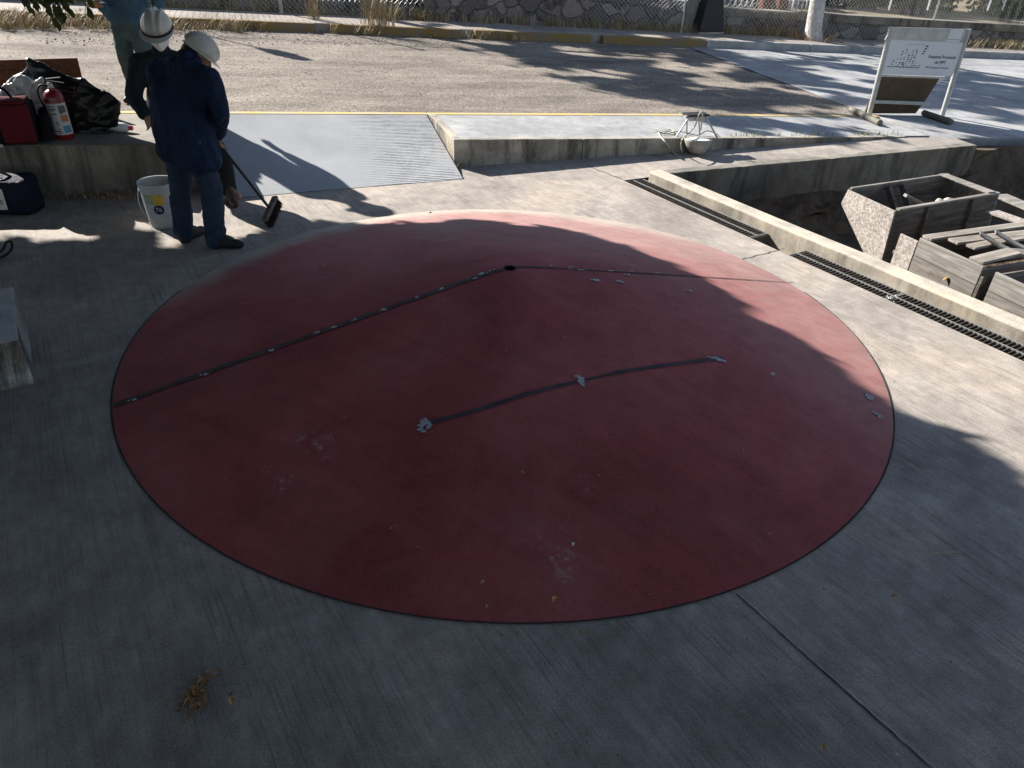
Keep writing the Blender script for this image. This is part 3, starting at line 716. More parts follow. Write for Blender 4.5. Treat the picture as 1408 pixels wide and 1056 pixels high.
def spline(P, n):
    out = []
    for i in range(n + 1):
        t = i / n * (len(P) - 1); k = min(int(t), len(P) - 2); f = t - k
        p0, p1, p2, p3 = P[max(k - 1, 0)], P[k], P[k + 1], P[min(k + 2, len(P) - 1)]
        out.append(0.5 * ((2 * p1) + (p2 - p0) * f + (2 * p0 - 5 * p1 + 4 * p2 - p3) * f * f + (3 * p1 - p0 - 3 * p2 + p3) * f ** 3))
    return out
arc = spline([gd(*q) for q in ((588, 583), (660, 563), (730, 541), (800, 524), (860, 511), (920, 502), (995, 493))], 60)
drape(arc, [0.026 + 0.010 * noise.noise(V((i * .3, 0, 0))) - 0.012 * math.exp(-((i - 32) / 5) ** 2) for i in range(61)]).build('strip', M['tape'], dome)
def chips(px, py, rx, ry, n, ang=0.0, parent=dome, size=0.0085, name='bare_patch', mt=None):
    c = gd(px, py); m = MB(); m.open = True
    d1 = (gd(px + 10, py) - c); d1.z = 0; d1.normalize(); d1 = Matrix.Rotation(ang, 3, 'Z') @ d1; d2 = V((-d1.y, d1.x, 0))
    for _ in range(n):
        a = random.uniform(0, 6.283); r = random.random() ** 0.75; q = c + d1 * (rx * r * math.cos(a)) + d2 * (ry * r * math.sin(a))
        k = random.randint(5, 8); s0 = size * random.choice((.35, .5, .8, 1.2, 1.7)); pts = []; zo = 0.0050 + random.uniform(0, 0.0012)
        for i in range(k):
            b = 6.283 * i / k; e = q + V((math.cos(b), math.sin(b), 0)) * s0 * random.uniform(0.3, 1.3); e.z = dome_z((e.xy - DC.xy).length) + zo; pts.append(e)
        m.sheet(pts)
    return m.build(name, mt or M['chip'], parent)
chips(583, 585, 0.034, 0.048, 48); chips(798, 523, 0.028, 0.046, 44); chips(985, 494, 0.055, 0.014, 50, -0.35)
for px, py, rx, ry, n in ((820, 386, .05, .018, 22), (853, 388, .045, .012, 12), (786, 368, .04, .006, 5), (863, 378, .05, .006, 6), (1197, 547, .025, .03, 20), (1206, 570, .02, .03, 18), (945, 400, .05, .01, 8), (1062, 515, .03, .012, 5)):
    chips(px, py, rx, ry, n)
for px, py in ((280, 516), (377, 482), (437, 458), (465, 449), (485, 441), (527, 427), (572, 410), (606, 399), (612, 397), (650, 384), (664, 377), (678, 372), (178, 552)):
    chips(px, py, 0.030, 0.007, 4, 0.35, seam1, 0.011)
for px, py in ((760, 366), (786, 371), (800, 372), (842, 373), (868, 374), (905, 376)):
    chips(px, py, 0.045, 0.004, 4, 0, seam2, 0.009)

# ================================================================== FOLIAGE HELPERS
def leaf_arrays(pts, size, flat=0.0, elong=1.7):
    n = len(pts); pts = np.asarray(pts); u = rng.normal(size=(n, 3)); u[:, 2] *= (1 - flat); u /= np.linalg.norm(u, axis=1)[:, None]
    w = rng.normal(size=(n, 3)); w -= (w * u).sum(1)[:, None] * u; w /= np.linalg.norm(w, axis=1)[:, None]
    s = size * rng.uniform(0.6, 1.35, size=(n, 1)); a = u * s * elong / 2; b = w * s / 2
    vs = np.stack([pts - a, pts + b - a * 0.1, pts + a, pts - b - a * 0.1], 1).reshape(-1, 3)
    return vs, np.arange(4 * n).reshape(-1, 4)
def leaves(name, pts, size, mt, parent=None, **k):
    v, f = leaf_arrays(pts, size, **k); return mesh_np(name, v, f, mt, parent)
def in_poly(P, poly):
    x, y = P[:, 0], P[:, 1]; r = np.zeros(len(P), bool); n = len(poly)
    for i in range(n):
        x1, y1 = poly[i]; x2, y2 = poly[(i + 1) % n]
        c = (y1 > y) != (y2 > y)
        with np.errstate(divide='ignore', invalid='ignore'): r ^= c & (x < (x2 - x1) * (y - y1) / (y2 - y1) + x1)
    return r
def crown_over(poly, n, hlo, hhi, jitter, gap=0.0, gscale=0.8):
    """leaf points of a crown whose shade falls on the given ground polygon"""
    P = np.array(poly); lo, hi = P.min(0) - jitter, P.max(0) + jitter; out = []; tot = 0
    while tot < n:
        G = rng.uniform(lo, hi, size=(n, 2)); q = G + rng.normal(scale=jitter * 0.35, size=G.shape)
        ok = in_poly(q, poly)
        if gap:
            nz = np.array([noise.noise(V((a * gscale, b * gscale, 4.2))) + 0.5 * noise.noise(V((a * gscale * 2.7, b * gscale * 2.7, 1.2))) for a, b in G]); ok &= nz > (gap - 0.6)
        G = G[ok]; out.append(G); tot += len(G)
    G = np.concatenate(out)[:n]; h = rng.uniform(hlo, hhi, size=n)
    h += np.array([0.5 * noise.noise(V((a * 0.7, b * 0.7, 0))) for a, b in G])
    return np.c_[G[:, 0] - SUNT.x * h, G[:, 1] - SUNT.y * h, h]
def shadow_poly(pix, f=gd):
    o = []
    for q in pix:
        p = f(*q); o.append((p.x + p.z * SUNT.x, p.y + p.z * SUNT.y))
    return o
def limbs(mb, base, tops, r0_, r1_=0.03):
    for tpt in tops:
        mid = base.lerp(tpt, 0.5) + V((random.uniform(-.3, .3), random.uniform(-.3, .3), random.uniform(0.1, .5)))
        mb.tube(spline([base, mid, tpt], 8), [r0_ + (r1_ - r0_) * i / 8 for i in range(9)], 8)

# ---- big tree at the left: its crown shades the plaza and the dome
tree = thing('shade_tree', 'big leafy tree beyond the left edge, its twigs hanging in at the top left', 'tree', (-9.2, 6.0, 0.5))
m = MB(); tb = V((-9.2, 6.0, 0.2)); tf = V((-8.6, 5.9, 2.6))
m.tube(spline([tb, V((-8.95, 6.05, 1.2)), tf], 10), [0.30, 0.26, 0.23, 0.22, 0.21, 0.2, 0.2, 0.2, 0.19, 0.19, 0.19], 12)
limbs(m, tf, [V((-4.5, 5.5, 4.4)), V((-6.5, 8.5, 5.2)), V((-10.5, 8.0, 5.4)), V((-11, 5, 5.0)), V((-3.2, 7.4, 4.1)), V((-7, 3.4, 4.6)), V((-2.6, 4.4, 4.3))], 0.14)
m.build('trunk', M['bark'], tree, smooth=True)
edge = shadow_poly([(-90, 330), (8, 336), (34, 366), (60, 362), (110, 354), (146, 350), (158, 322), (188, 322), (197, 350), (245, 354), (300, 348), (400, 322), (470, 312), (540, 312), (640, 310), (700, 313), (760, 322), (830, 340), (900, 366), (960, 396), (1005, 430), (1060, 462), (1110, 500), (1165, 540), (1222, 580), (1290, 602), (1335, 640), (1410, 692)])
edge += [(3.9, 2.0), (8.0, -1.5), (9.0, -9.0), (-8, -9.0), (-7.0, 4.6)]  # crown stretched overhead and behind the camera to cut sky light
core = edge[:-4] + [(3.9, 2.0), (5.2, 0.2), (-5.2, 0.2), (-6.0, 4.6)]
pts = np.concatenate([crown_over(edge, 50000, 3.0, 5.0, 0.2), crown_over(core, 46000, 3.0, 5.0, 0.2)])
fr1 = shadow_poly([(-40, 385), (0, 350), (60, 338), (150, 328), (190, 326), (250, 336), (310, 336), (330, 352), (240, 362), (110, 370), (0, 392)])
fr2 = shadow_poly([(500, 318), (530, 305), (640, 302), (750, 312), (840, 334), (905, 358), (965, 388), (1014, 420), (1070, 452), (1120, 490), (1172, 530), (1228, 570), (1300, 594), (1380, 640), (1400, 690), (1290, 612), (1222, 586), (1100, 500), (1000, 434), (900, 370), (760, 326)])
pts = np.concatenate([pts, crown_over(fr1, 420, 3.0, 4.4, 0.05, 0.52, 2.2), crown_over(fr2, 520, 3.0, 5.0, 0.05, 0.60, 1.6)])
leaves('crown', pts, 0.16, M['leaf'], tree, flat=0.35)
# hanging twigs that show at the top left
SPV = []; SPF = []
def sprig(x, y0, y1, Y, n):
    a = gy(x, y0 - 50, Y); b = gy(x + random.uniform(-4, 4), y1, Y); m = MB(); m.tube([a, a.lerp(b, .5) + V((.01, 0, 0)), b], [0.004, 0.003, 0.002], 5); m.build('twig', M['bark'], tree)
    P = [a.lerp(b, 0.35 + 0.65 * i / n) + V((random.uniform(-.035, .035), random.uniform(-.035, .035), 0)) for i in range(n)]
    vs, fs = SPV, SPF
    for p in P:
        d = V((random.uniform(-.6, .6), random.uniform(-.5, .5), -1)).normalized(); w_ = d.cross(V((random.uniform(-.5, .5), 1, 0))).normalized(); nn = d.cross(w_); L = random.uniform(0.05, 0.085); W = L * 0.27
        k = len(vs); vs += [p, p + d * L * .35 + w_ * W + nn * .006, p + d * L * .7 + w_ * W * .7, p + d * L, p + d * L * .7 - w_ * W * .7, p + d * L * .35 - w_ * W + nn * .006]
        fs += [(k, k + 1, k + 5), (k + 1, k + 2, k + 4, k + 5), (k + 2, k + 3, k + 4)]
for x, y1, n in ((30, 6, 4), (38, 12, 6), (43, 18, 6), (58, 14, 6), (66, 4, 4), (76, 40, 5), (80, 28, 11), (86, 24, 10), (94, 5, 5), (115, 20, 7)):
    sprig(x, 0, y1, 4.9 + random.uniform(-.15, .15), n)
m = MB(); m.open = True; m.add(SPV, SPF); m.build('hanging_leaves', M['leaf'], tree)

# ---- trees behind the stone wall: shade on the road
t2 = thing('wall_tree', 'leafy tree growing behind the tall stone wall, shading the middle of the gravel road', 'tree', S(-1, 12.5, 0.3))
tb = S(-1, 12.5, 0.2); tf = S(-0.8, 12.3, 3.2); m = MB(); m.tube([tb, tb.lerp(tf, .5) + V((.1, 0, 0)), tf], [0.24, 0.2, 0.17], 10)
pr2 = [(600, 44), (700, 46), (830, 52), (960, 62), (1060, 85), (1160, 125), (1240, 158), (1130, 160), (1010, 150), (930, 140), (860, 128), (800, 112), (745, 92), (680, 74), (620, 60)]
gsz = lambda x, y: gs(x, y)
road_poly = shadow_poly(pr2, gsz)
pts = crown_over(road_poly, 8200, 6.0, 9.5, 0.45, 0.42, 0.7)
limbs(m, tf, [V(pts[i]) for i in (5, 400, 900, 1500, 2200, 3000)], 0.12)
m.build('trunk', M['bark'], t2, smooth=True)
leaves('crown', pts, 0.15, M['leaf'], t2, flat=0.3)
# leafy stem added out of view, only to cast the narrow road shadow
t3 = thing('shadow_caster', 'leafy stem added out of view to cast a short dark shadow on the gravel', 'tree', gs(355, 66) - SUNT * 3.6 - V((0, 0, 3.6)))
c_ = gs(385, 71); spur = shadow_poly([(352, 64), (372, 66), (400, 72), (428, 81), (404, 79), (375, 73)], gsz)
pts = crown_over(spur, 420, 3.3, 3.9, 0.03); m = MB(); b_ = V(t3.location)
m.tube([b_ - V((0, 0, .3)), b_ + V((.1, 0, 1.8)), V(pts[0])], [0.05, 0.04, 0.02], 8); m.build('trunk', M['bark'], t3, smooth=True)
leaves('crown', pts, 0.09, M['leaf'], t3)
# ---- roadside tree with limewashed trunk
tb = gs(1116, 55, 0.138); tt = vp(1136, -70, tb, tb + ST_)
t4 = thing('roadside_tree', 'tree with a whitewashed trunk on the far pavement by the low wall', 'tree', tb)
m = MB(); ax = (tt - tb)
m.tube([tb - V((0, 0, .1)), tb + V((0, 0, .05)), tb + ax * .12, tb + ax * .5, tt], [0.34, 0.27, 0.205, 0.19, 0.18], 14); m.build('trunk', M['barkwhite'], t4, smooth=True)
m = MB(); up_ = tt + (tt - tb).normalized() * 1.2
m.tube([tt, up_], [0.18, 0.13], 10)
pr3 = [(1040, 82), (1180, 78), (1290, 90), (1408, 110), (1500, 130), (1500, 215), (1400, 205), (1300, 175), (1200, 150), (1120, 120)]
pts3 = crown_over(shadow_poly(pr3, gsz), 4200, 5.5, 8.5, 0.5, 0.50, 0.7)
pr4 = [(960, 160), (1010, 160), (1180, 178), (1225, 192), (1130, 193), (1040, 185), (985, 172)]
pts4 = crown_over(shadow_poly(pr4, gsz), 420, 4.5, 6.0, 0.2, 0.5, 1.2)
pr5 = [(560, 30), (760, 34), (960, 52), (1080, 60), (1080, 66), (940, 60), (740, 47), (560, 38)]
pts5 = crown_over(shadow_poly(pr5, gsz), 1500, 3.4, 5.6, 0.4, 0.5, 1.3)
limbs(m, up_, [V(pts3[i]) for i in (3, 300, 700, 1100, 1500, 2000)], 0.1); m.build('limbs', M['bark'], t4, smooth=True)
leaves('crown', np.concatenate([pts3, pts4]), 0.16, M['leaf'], t4, flat=0.3)
leaves('crown', pts5, 0.16, M['leaf'], t2, flat=0.3)

# ---- dry grass
def blades(base_pts, h, lean, w, n_each):
    vs = []; fs = []
    for bp in base_pts:
        for _ in range(n_each):
            p = V(bp) + V((random.gauss(0, .05), random.gauss(0, .05), 0)); a = random.uniform(0, 6.283); H = h * random.uniform(.5, 1.2); ln = lean * random.uniform(.2, 1.2) * H
            d = V((math.cos(a), math.sin(a), 0)); s = V((-d.y, d.x, 0)) * w * random.uniform(.6, 1.3)
            k = len(vs); vs += [p - s, p + s, p + d * ln * .42 + V((0, 0, H * .6)) + s * .7, p + d * ln * .42 + V((0, 0, H * .6)) - s * .7, p + d * ln + V((0, 0, H))]
            fs += [(k, k + 1, k + 2, k + 3), (k + 3, k + 2, k + 4, k + 4)]
    return [tuple(v) for v in vs], fs
def grass_obj(name, base_pts, h, lean, w, n_each, mt, label=None, cat=None, kind=None, loc=None, group=None):
    vs, fs = blades(base_pts, h, lean, w, n_each)
    m = MB(); m.open = True; m.add(vs, [tuple(dict.fromkeys(f)) for f in fs])
    o = m.build(name, mt, loc=loc or base_pts[0]); return setp(o, label, cat, group, kind)
grass_obj('grass_tuft', [gs(434, 27, .13) + V((random.gauss(0, .05), random.gauss(0, .05), 0)) for _ in range(9)], 0.75, 0.40, 0.005, 8, M['straw'], 'narrow upright tuft of tall dry grass on the far kerb', 'grass', group='tall dry tufts')
grass_obj('grass_tuft', [gs(522, 36, .13) + V((random.gauss(0, .16), random.gauss(0, .12), 0)) for _ in range(20)], 0.80, 0.55, 0.005, 8, M['straw'], 'broad bushy clump of tall dry grass on the far kerb', 'grass', group='tall dry tufts')
gp = []
for _ in range(150): gp.append(gs(random.gauss(random.choice((10, 48, 95, 140)), 16), random.uniform(25, 41)))
for _ in range(60): gp.append(gs(random.uniform(165, 330), random.uniform(34, 44)))
for _ in range(34): gp.append(S(random.gauss(random.choice((-8, -5.2, -2.4, 0.2, 3.1)), .45), 8.36 + random.uniform(-.12, .05), 0))
grass_obj('kerb_grass', gp, 0.20, 1.1, 0.006, 16, M['straw'], kind='stuff', loc=(0, 0, 0), label='matted dry grass growing along the far kerb', cat='grass')
gp = []
for _ in range(80): gp.append(S(random.uniform(-9, 1.8), random.uniform(10.05, 10.7), .12))
for _ in range(120): gp.append(S(random.uniform(1, 9), random.uniform(9.7, 9.97), .13))
for _ in range(50): gp.append(S(random.uniform(9.6, 12), random.uniform(9.8, 9.98), .13))
for _ in range(230): gp.append(S(random.uniform(16.2, 26), random.uniform(9.1, 9.98), .13))
grass_obj('verge_grass', gp, 0.26, 0.9, 0.006, 14, M['straw'], kind='stuff', loc=(0, 0, 0), label='dry grass along the foot of the far walls', cat='grass')
gp = [tb + V((random.gauss(0, .35), random.gauss(0, .25), 0)) for _ in range(26)]
grass_obj('trunk_grass', gp, 0.16, 1.2, 0.006, 12, M['dry'], kind='stuff', loc=(0, 0, 0), label='withered litter round the whitewashed trunk', cat='grass')
gp = [V((S(s_, -0.03).x, S(s_, -0.03).y, 0)) for s_ in (-.03, .0, .03, .06)] + [S(-.03, l_, -.25) for l_ in ()] + [S(random.uniform(3.6, 6.6), 0.11, 0.0) for _ in range(22)]
grass_obj('kerb_weeds', gp, 0.07, 1.2, 0.003, 12, M['leafo'], kind='stuff', loc=(0, 0, 0), label='small weeds rooted in the kerb joints', cat='weeds')
gp = [gz(x, 268 + random.uniform(-4, 6)) for x in np.linspace(45, 190, 22)]
grass_obj('ledge_weeds', gp, 0.05, 1.3, 0.004, 8, M['dry'], kind='stuff', loc=(0, 0, 0), label='dead leaves and weeds gathered at the foot of the ledge', cat='weeds')

# ---- pebbles on the gravel road (beyond counting)
def pebbles(name, P, lo, hi, mt, label):
    n = len(P); P = np.asarray(P); base = np.array([(1, 0, 0), (-1, 0, 0), (0, 1, 0), (0, -1, 0), (0, 0, 1), (0, 0, -1)], float)
    F = np.array([(0, 2, 4), (2, 1, 4), (1, 3, 4), (3, 0, 4), (2, 0, 5), (1, 2, 5), (3, 1, 5), (0, 3, 5)])
    s = rng.uniform(lo, hi, size=(n, 1, 1)) * rng.uniform(.6, 1.2, size=(n, 6, 1)); an = rng.uniform(0, 6.28, n); c, sn = np.cos(an), np.sin(an)
    R_ = np.zeros((n, 3, 3)); R_[:, 0, 0] = c; R_[:, 0, 1] = -sn; R_[:, 1, 0] = sn; R_[:, 1, 1] = c; R_[:, 2, 2] = .7
    vs = (np.einsum('nij,kj->nki', R_, base) * s + P[:, None, :]).reshape(-1, 3)
    return setp(mesh_np(name, vs, (F[None] + 6 * np.arange(n)[:, None, None]).reshape(-1, 3), mt), label, 'gravel', kind='stuff')
PP = [tuple(S(random.uniform(-9, 7), 1.4 + 7 * random.random() ** 0.8, -0.015)) for _ in range(4200)]
M['pebble'] = leafmat('pebble_stone', (0.12, 0.105, 0.095), (0.52, 0.48, 0.43), 0)
pebbles('road_pebbles', PP, 0.004, 0.014, M['pebble'], 'loose stones scattered over the gravel road')
PP = [tuple(gs(random.uniform(60, 620), random.uniform(42, 62), 0.0)) for _ in range(380)]
pebbles('kerb_rubble', PP, 0.006, 0.026, M['pebble'], 'larger loose stones and debris below the far kerb')
PP = [tuple(gz(random.uniform(0, 1408), random.uniform(300, 1056), 0.003)) for _ in range(90)]
PP = [p for p in PP if (V(p).xy - DC.xy).length > DR + .05 and (V(p) - dF0).dot(perp) < 0]
pebbles('paving_grit', PP, 0.002, 0.006, M['pebble'], 'grit lying on the plaza paving')
# ================================================================== FAR SIDE: fence, bin, hoops, chairs, bushes
def fence_post(px, py, topdx, r, label, mt):
    b = gs(px, py, .138); m = MB(); tp_ = b + V((0, 0, 2.1)) + ST_ * topdx; m.tube([b - V((0, 0, .1)), tp_], r, 10); m.lathe([(r + .012, 0), (r + .012, .03), (r * .6, .05)], 10, tp_)
    return setp(m.build('fence_post', mt, smooth='auto', loc=b), label, 'fence post', 'posts of the chain link fence'), b
posts = []
for px, py, mt, label in ((387, 18, 'barkwhite', 'pale fence post among dry grass on the left part of the wall'), (770, 35, 'galv', 'thin steel fence post before the middle of the stone wall'), (936, 45, 'galv', 'steel fence post left of the black bin'), (986, 46, 'galv', 'steel fence post right of the black bin'), (1274, 58, 'galv', 'bright leaning steel fence post behind the information board')):
    posts.append(fence_post(px, py, 0, 0.025 if mt == 'galv' else 0.04, label, M[mt])[1])
def mesh_panel(a, b, h, label, pitch=0.11):
    L = (b - a).length; d = (b - a) / L; m = MB(); Z = V((0, 0, 1)); r = 0.0028
    n = int((L + h) / pitch)
    for sgn in (1, -1):
        for k in range(n):
            x0 = k * pitch - h; 
            p, q = (x0, 0.02), (x0 + h, h)
            if p[0] < 0: p = (0, -x0)
            if q[0] > L: q = (L, h - (x0 + h - L))
            if p[0] >= q[0]: continue
            if sgn < 0: p, q = (L - p[0], p[1]), (L - q[0], q[1])
            m.tube([a + d * p[0] + Z * p[1], a + d * q[0] + Z * q[1]], r, 3, False)
    m.tube([a + Z * h, b + Z * h], 0.012, 6)
    m.open = True
    return setp(m.build('chain_link_panel', M['galv'], loc=(a + b) / 2), label, 'fence panel', 'panels of chain link between the posts')
off = SN_ * 0.03
ext0 = gs(150, 4, .138)
mesh_panel(ext0 + off, posts[0] + off, 1.9, 'chain link mesh left of the pale post')
mesh_panel(posts[0] + off, posts[1] + off, 1.9, 'long run of chain link mesh before the middle of the stone wall')
mesh_panel(posts[1] + off, posts[2] + off, 1.9, 'chain link mesh before the reddish stones left of the bin')
mesh_panel(posts[3] + off, posts[4] + off, 1.9, 'chain link mesh before the low wall and the whitewashed tree')
mesh_panel(posts[4] + off, posts[4] + off + (posts[4] - posts[3]), 1.9, 'chain link mesh right of the leaning post')
# concrete pier and black bin
a_ = gs(946, 44, .138); m = MB(); m.box(a_ + V((0, 0.25, 1.0)), (0.34, 0.3, 2.0), Matrix.Rotation(SA, 3, 'Z')); setp(m.build('concrete_pier', M['plaza_wall'], bevel=0.02), 'dark grey concrete pier where the stone wall ends, left of the black bin', 'pier')
b_ = gs(972, 46, .138); t = thing('waste_bin', 'tall black tapering bin by the end of the stone wall', 'bin', b_)
m = MB(); R_ = Matrix.Rotation(SA, 3, 'Z')
def ringq(hw, hd, z): return [b_ + R_ @ V((x * hw, y * hd, z)) for x, y in ((-1, -1), (1, -1), (1, 1), (-1, 1))]
m.hexa(ringq(.36, .2, .06) + ringq(.22, .16, .82)); m.build('body', M['paint_bin'], t, bevel=0.02)
m = MB(); m.hexa(ringq(.37, .22, 0) + ringq(.37, .22, .058)); m.build('base', M['plaza_wall'], t, bevel=0.01)
m = MB(); m.hexa(ringq(.235, .175, .825) + ringq(.20, .14, .90)); m.build('lid', M['paint_bin'], t, bevel=0.015)
# white hoop edging on the low wall
t = thing('hoop_edging', 'row of white wire hoops along the top of the low wall behind the bin', 'edging', S(11, 10.3, .72))
for k in range(9):
    s_ = 9.55 + k * 0.17; m = MB(); m.tube([S(s_ + .075 * math.cos(a), 10.36, .74 + .11 + .11 * math.sin(a)) for a in np.linspace(0, 6.283, 15)], 0.009, 5, False); m.build('hoop', M['plasticw'], t, smooth=True)
for px in (1050, 1072):
    b_ = vp(px, 16, S(10, 10.9), S(12, 10.9)); m = MB(); m.box(b_ + V((0, 0, .9)), (.29, .2, 1.9), R_)
    setp(m.build('timber_post', M['postbrown'], bevel=0.01), 'dark red post behind the hoops, ' + ('left of the pair' if px == 1050 else 'right of the pair, next to the white chairs'), 'post', 'dark red posts')
def chair(px, lab, rz):
    b_ = vp(px, 15, S(10, 10.75), S(12, 10.75)); t = thing('garden_chair', lab, 'chair', b_, 'white chairs behind the low wall')
    X = Matrix.Rotation(SA + rz, 3, 'Z')
    for x, y in ((-.2, -.2), (.2, -.2), (.2, .2), (-.2, .2)):
        m = MB(); m.tube([b_ + X @ V((x * 1.1, y * 1.1, 0)), b_ + X @ V((x, y, .44))], [.022, .03], 8); m.build('leg', M['plasticw'], t, smooth=True)
    m = MB(); m.box(b_ + X @ V((0, 0, .455)), (.44, .44, .03), X); m.build('seat', M['plasticw'], t, bevel=.01)
    m = MB(); m.box(b_ + X @ V((0, .21, .70)), (.42, .03, .42), X); m.build('backrest', M['plasticw'], t, bevel=.01)
    for s_ in (-1, 1):
        m = MB(); m.bar(b_ + X @ V((.22 * s_, -.2, .64)), b_ + X @ V((.22 * s_, .22, .66)), .05, .025); m.build('armrest', M['plasticw'], t, bevel=.006)
chair(1086, 'white plastic garden chair behind the low wall, next to the dark red posts', 0.3); chair(1101, 'white plastic garden chair behind the low wall, next to the whitewashed trunk', -0.3)
for i, (px, lab) in enumerate(((1222, 'thin white pole behind the low wall, left of the dark trunks'), (1275, 'thin white pole behind the low wall, right of the dark trunks'), (1358, 'thin white pole behind the low wall near the right edge'), (1378, 'thin white pole behind the low wall, the one farthest right'))):
    b_ = vp(px, 14, S(10, 10.6), S(12, 10.6)); m = MB(); m.tube([b_, b_ + V((0, 0, 2.2))], 0.025, 8); setp(m.build('white_pole', M['plasticw'], smooth='auto'), lab, 'pole', 'thin white poles')
for i, (px, lab) in enumerate(((1243, 'leftmost of the three dark trunks behind the low wall'), (1257, 'middle one of the three dark trunks behind the low wall'), (1269, 'rightmost of the three dark trunks behind the low wall'))):
    b_ = vp(px, 14, S(10, 12.4), S(12, 12.4)); t = thing('slim_tree', lab, 'tree', b_, 'dark trunks behind the low wall'); m = MB(); m.tube([b_ - V((0, 0, .3)), b_ + V((.05, 0, 1.2)), b_ + V((0, .1, 3.2))], [.11, .09, .06], 9); m.build('trunk', M['bark'], t, smooth=True)
    Q = rng.normal(size=(500, 3)) * np.array([.7, .7, .5]) + np.array(b_ + V((0, .1, 3.5))); leaves('crown', Q, .12, M['leafo'], t)
bl_ = ['olive bush behind the hoops right of the bin', 'olive bush behind the white chairs', 'yellowish bush behind the whitewashed trunk', 'green bush left of the dark trunks', 'green bush right of the dark trunks', 'pale yellow-green bush behind the right end of the low wall', 'dull bush beyond the end of the low wall at the right edge']
for i, lab in enumerate(bl_):
    s_ = 10.2 + i * 2.35; c_ = S(s_, 14.2 + (i % 3) * .7, .7); t = thing('bush', lab, 'bush', c_, 'bushes behind the low wall')
    m = MB()
    for k in range(5): m.tube([c_ - V((0, 0, .1)), c_ + V((random.uniform(-.7, .7), random.uniform(-.5, .5), random.uniform(.8, 1.6)))], [.03, .01], 5)
    m.build('stems', M['bark'], t)
    Q = rng.normal(size=(3600, 3)); Q /= np.linalg.norm(Q, axis=1)[:, None]; Q *= (rng.uniform(.25, 1, size=(3600, 1)) ** .5) * np.array([1.5, 1.0, 1.3])
    Q += np.array([[noise.noise(V(q) * 1.7) * .4] * 3 for q in Q]); Q += np.array(c_ + V((0, 0, .9))); Q = Q[Q[:, 2] > c_.z - .1]
    leaves('foliage', Q, .11, M['leafo'] if i not in (3, 4) else M['leaf'], t)
m = MB(); m.open = True
# ================================================================== SIGN
A = gs(1195, 157); B = gs(1295, 160); sx = (B - A); sx.z = 0; SW = sx.length; sx.normalize(); snn = V((sx.y, -sx.x, 0))   # snn faces the camera
sg = thing('information_board', 'grey steel stand with a white panel showing a diagram and lettering', 'sign', A)
tops = [vp(1226, 37, A, B), vp(1332, 40, A, B)]
for b_, t_ in ((A, tops[0]), (B, tops[1])):
    m = MB(); m.tube([b_, t_], 0.038, 12); m.build('post', M['steelpaint'], sg, smooth='auto')
for q0, q1, b_ in (((1170, 150), (1210, 169), A), ((1270, 155), (1308, 168), B)):
    p0, p1 = gs(*q0, .045), gs(*q1, .045); m = MB(); m.tube([p0, p1], 0.045, 10); m.build('foot', M['rustfoot'], sg, smooth='auto')
def panel(q, name, mt, off=0.0, th=0.02):
    P = [vp(*k, A, B) + snn * off for k in q]; m = MB(); m.prism(P, -snn * th); return m.build(name, mt, sg), P
hd, HP = panel([(1216, 55), (1327, 60), (1332, 40), (1227, 37)], 'header', M['steelpaint'], 0.012)
for q in ([(1302, 53), (1320, 54), (1325, 40), (1307, 39)], [(1300, 57), (1318, 58), (1319, 55.5), (1301, 54.5)]):
    P = [vp(*k, A, B) + snn * .0135 for k in q]; m = MB(); m.sheet(P); m.open = True; m.build('emblem', M['white'], hd)
wp, WP = panel([(1209, 102), (1308, 105), (1326, 59), (1218, 54)], 'panel', M['white'], 0.016)
# panel frame for print: origin top-left, x along, y up
TL, TR, BL = WP[3], WP[2], WP[0]
xw = (TR - TL); PW = xw.length; xw.normalize(); yw = (TL - BL); PH = yw.length; yw = (yw - xw * yw.dot(xw)).normalized(); zw = xw.cross(yw)
if zw.dot(snn) < 0: zw = -zw
PO = BL + zw * 0.0015
def pp(u, v): return PO + xw * (u * PW) + yw * (v * PH)
m = MB(); m.open = True
def rq(u, v, w_, h_): m.sheet([pp(u, v), pp(u + w_, v), pp(u + w_, v + h_), pp(u, v + h_)])
random.seed(3)
for col in range(9):
    u = 0.10 + col * 0.042; hgt = [.18, .3, .5, .62, .42, .6, .5, .3, .2][col]
    for r_ in range(int(hgt / .055)):
        if random.random() < .72: rq(u + random.uniform(0, .01), 0.28 + r_ * .055, random.uniform(.008, .026), random.uniform(.015, .04))
for u in np.arange(0.06, 0.46, 0.018): rq(u, 0.22 + random.uniform(-.01, .01), .013, random.uniform(.02, .04))
for k in range(4): rq(.44 + .008 * k, .62 + k * .07, .03, .035)
for k in range(14): rq(.22 + k * .018, .86 + .03 * math.sin(k / 14 * 3.1), .014, .008)
m.build('diagram', M['ink'], wp)
def tx(s_, u, v, size, mt): text(s_, size, frame(xw, yw, zw, pp(u, v) + zw * .0012), mt, wp)
tx('Esquema Provincial', .715, .56, .064, M['ink']); tx('de MPT', .715, .40, .064, M['ink']); tx('MPT Esquema Provincial', .695, .25, .042, M['greyink'])
# brown lower sheet with its rail
P = [vp(*k, A, B) - snn * .05 for k in ((1192, 157), (1262, 157), (1275, 140), (1297, 106), (1213, 103))]
m = MB(); m.prism(P, -snn * .02); m.build('lower_sheet', M['signbrown'], sg)
a_, b_ = vp(1200, 140, A, B), vp(1278, 143, A, B); m = MB(); m.bar(a_ - snn * .02, b_ - snn * .02, .03, .05); m.build('rail', M['steelpaint'], sg, bevel=.004)
a_, b_ = vp(1212, 104, A, B), vp(1300, 107, A, B); m = MB(); m.bar(a_ - snn * .01, b_ - snn * .01, .03, .03); m.build('rail', M['steelpaint'], sg, bevel=.004)

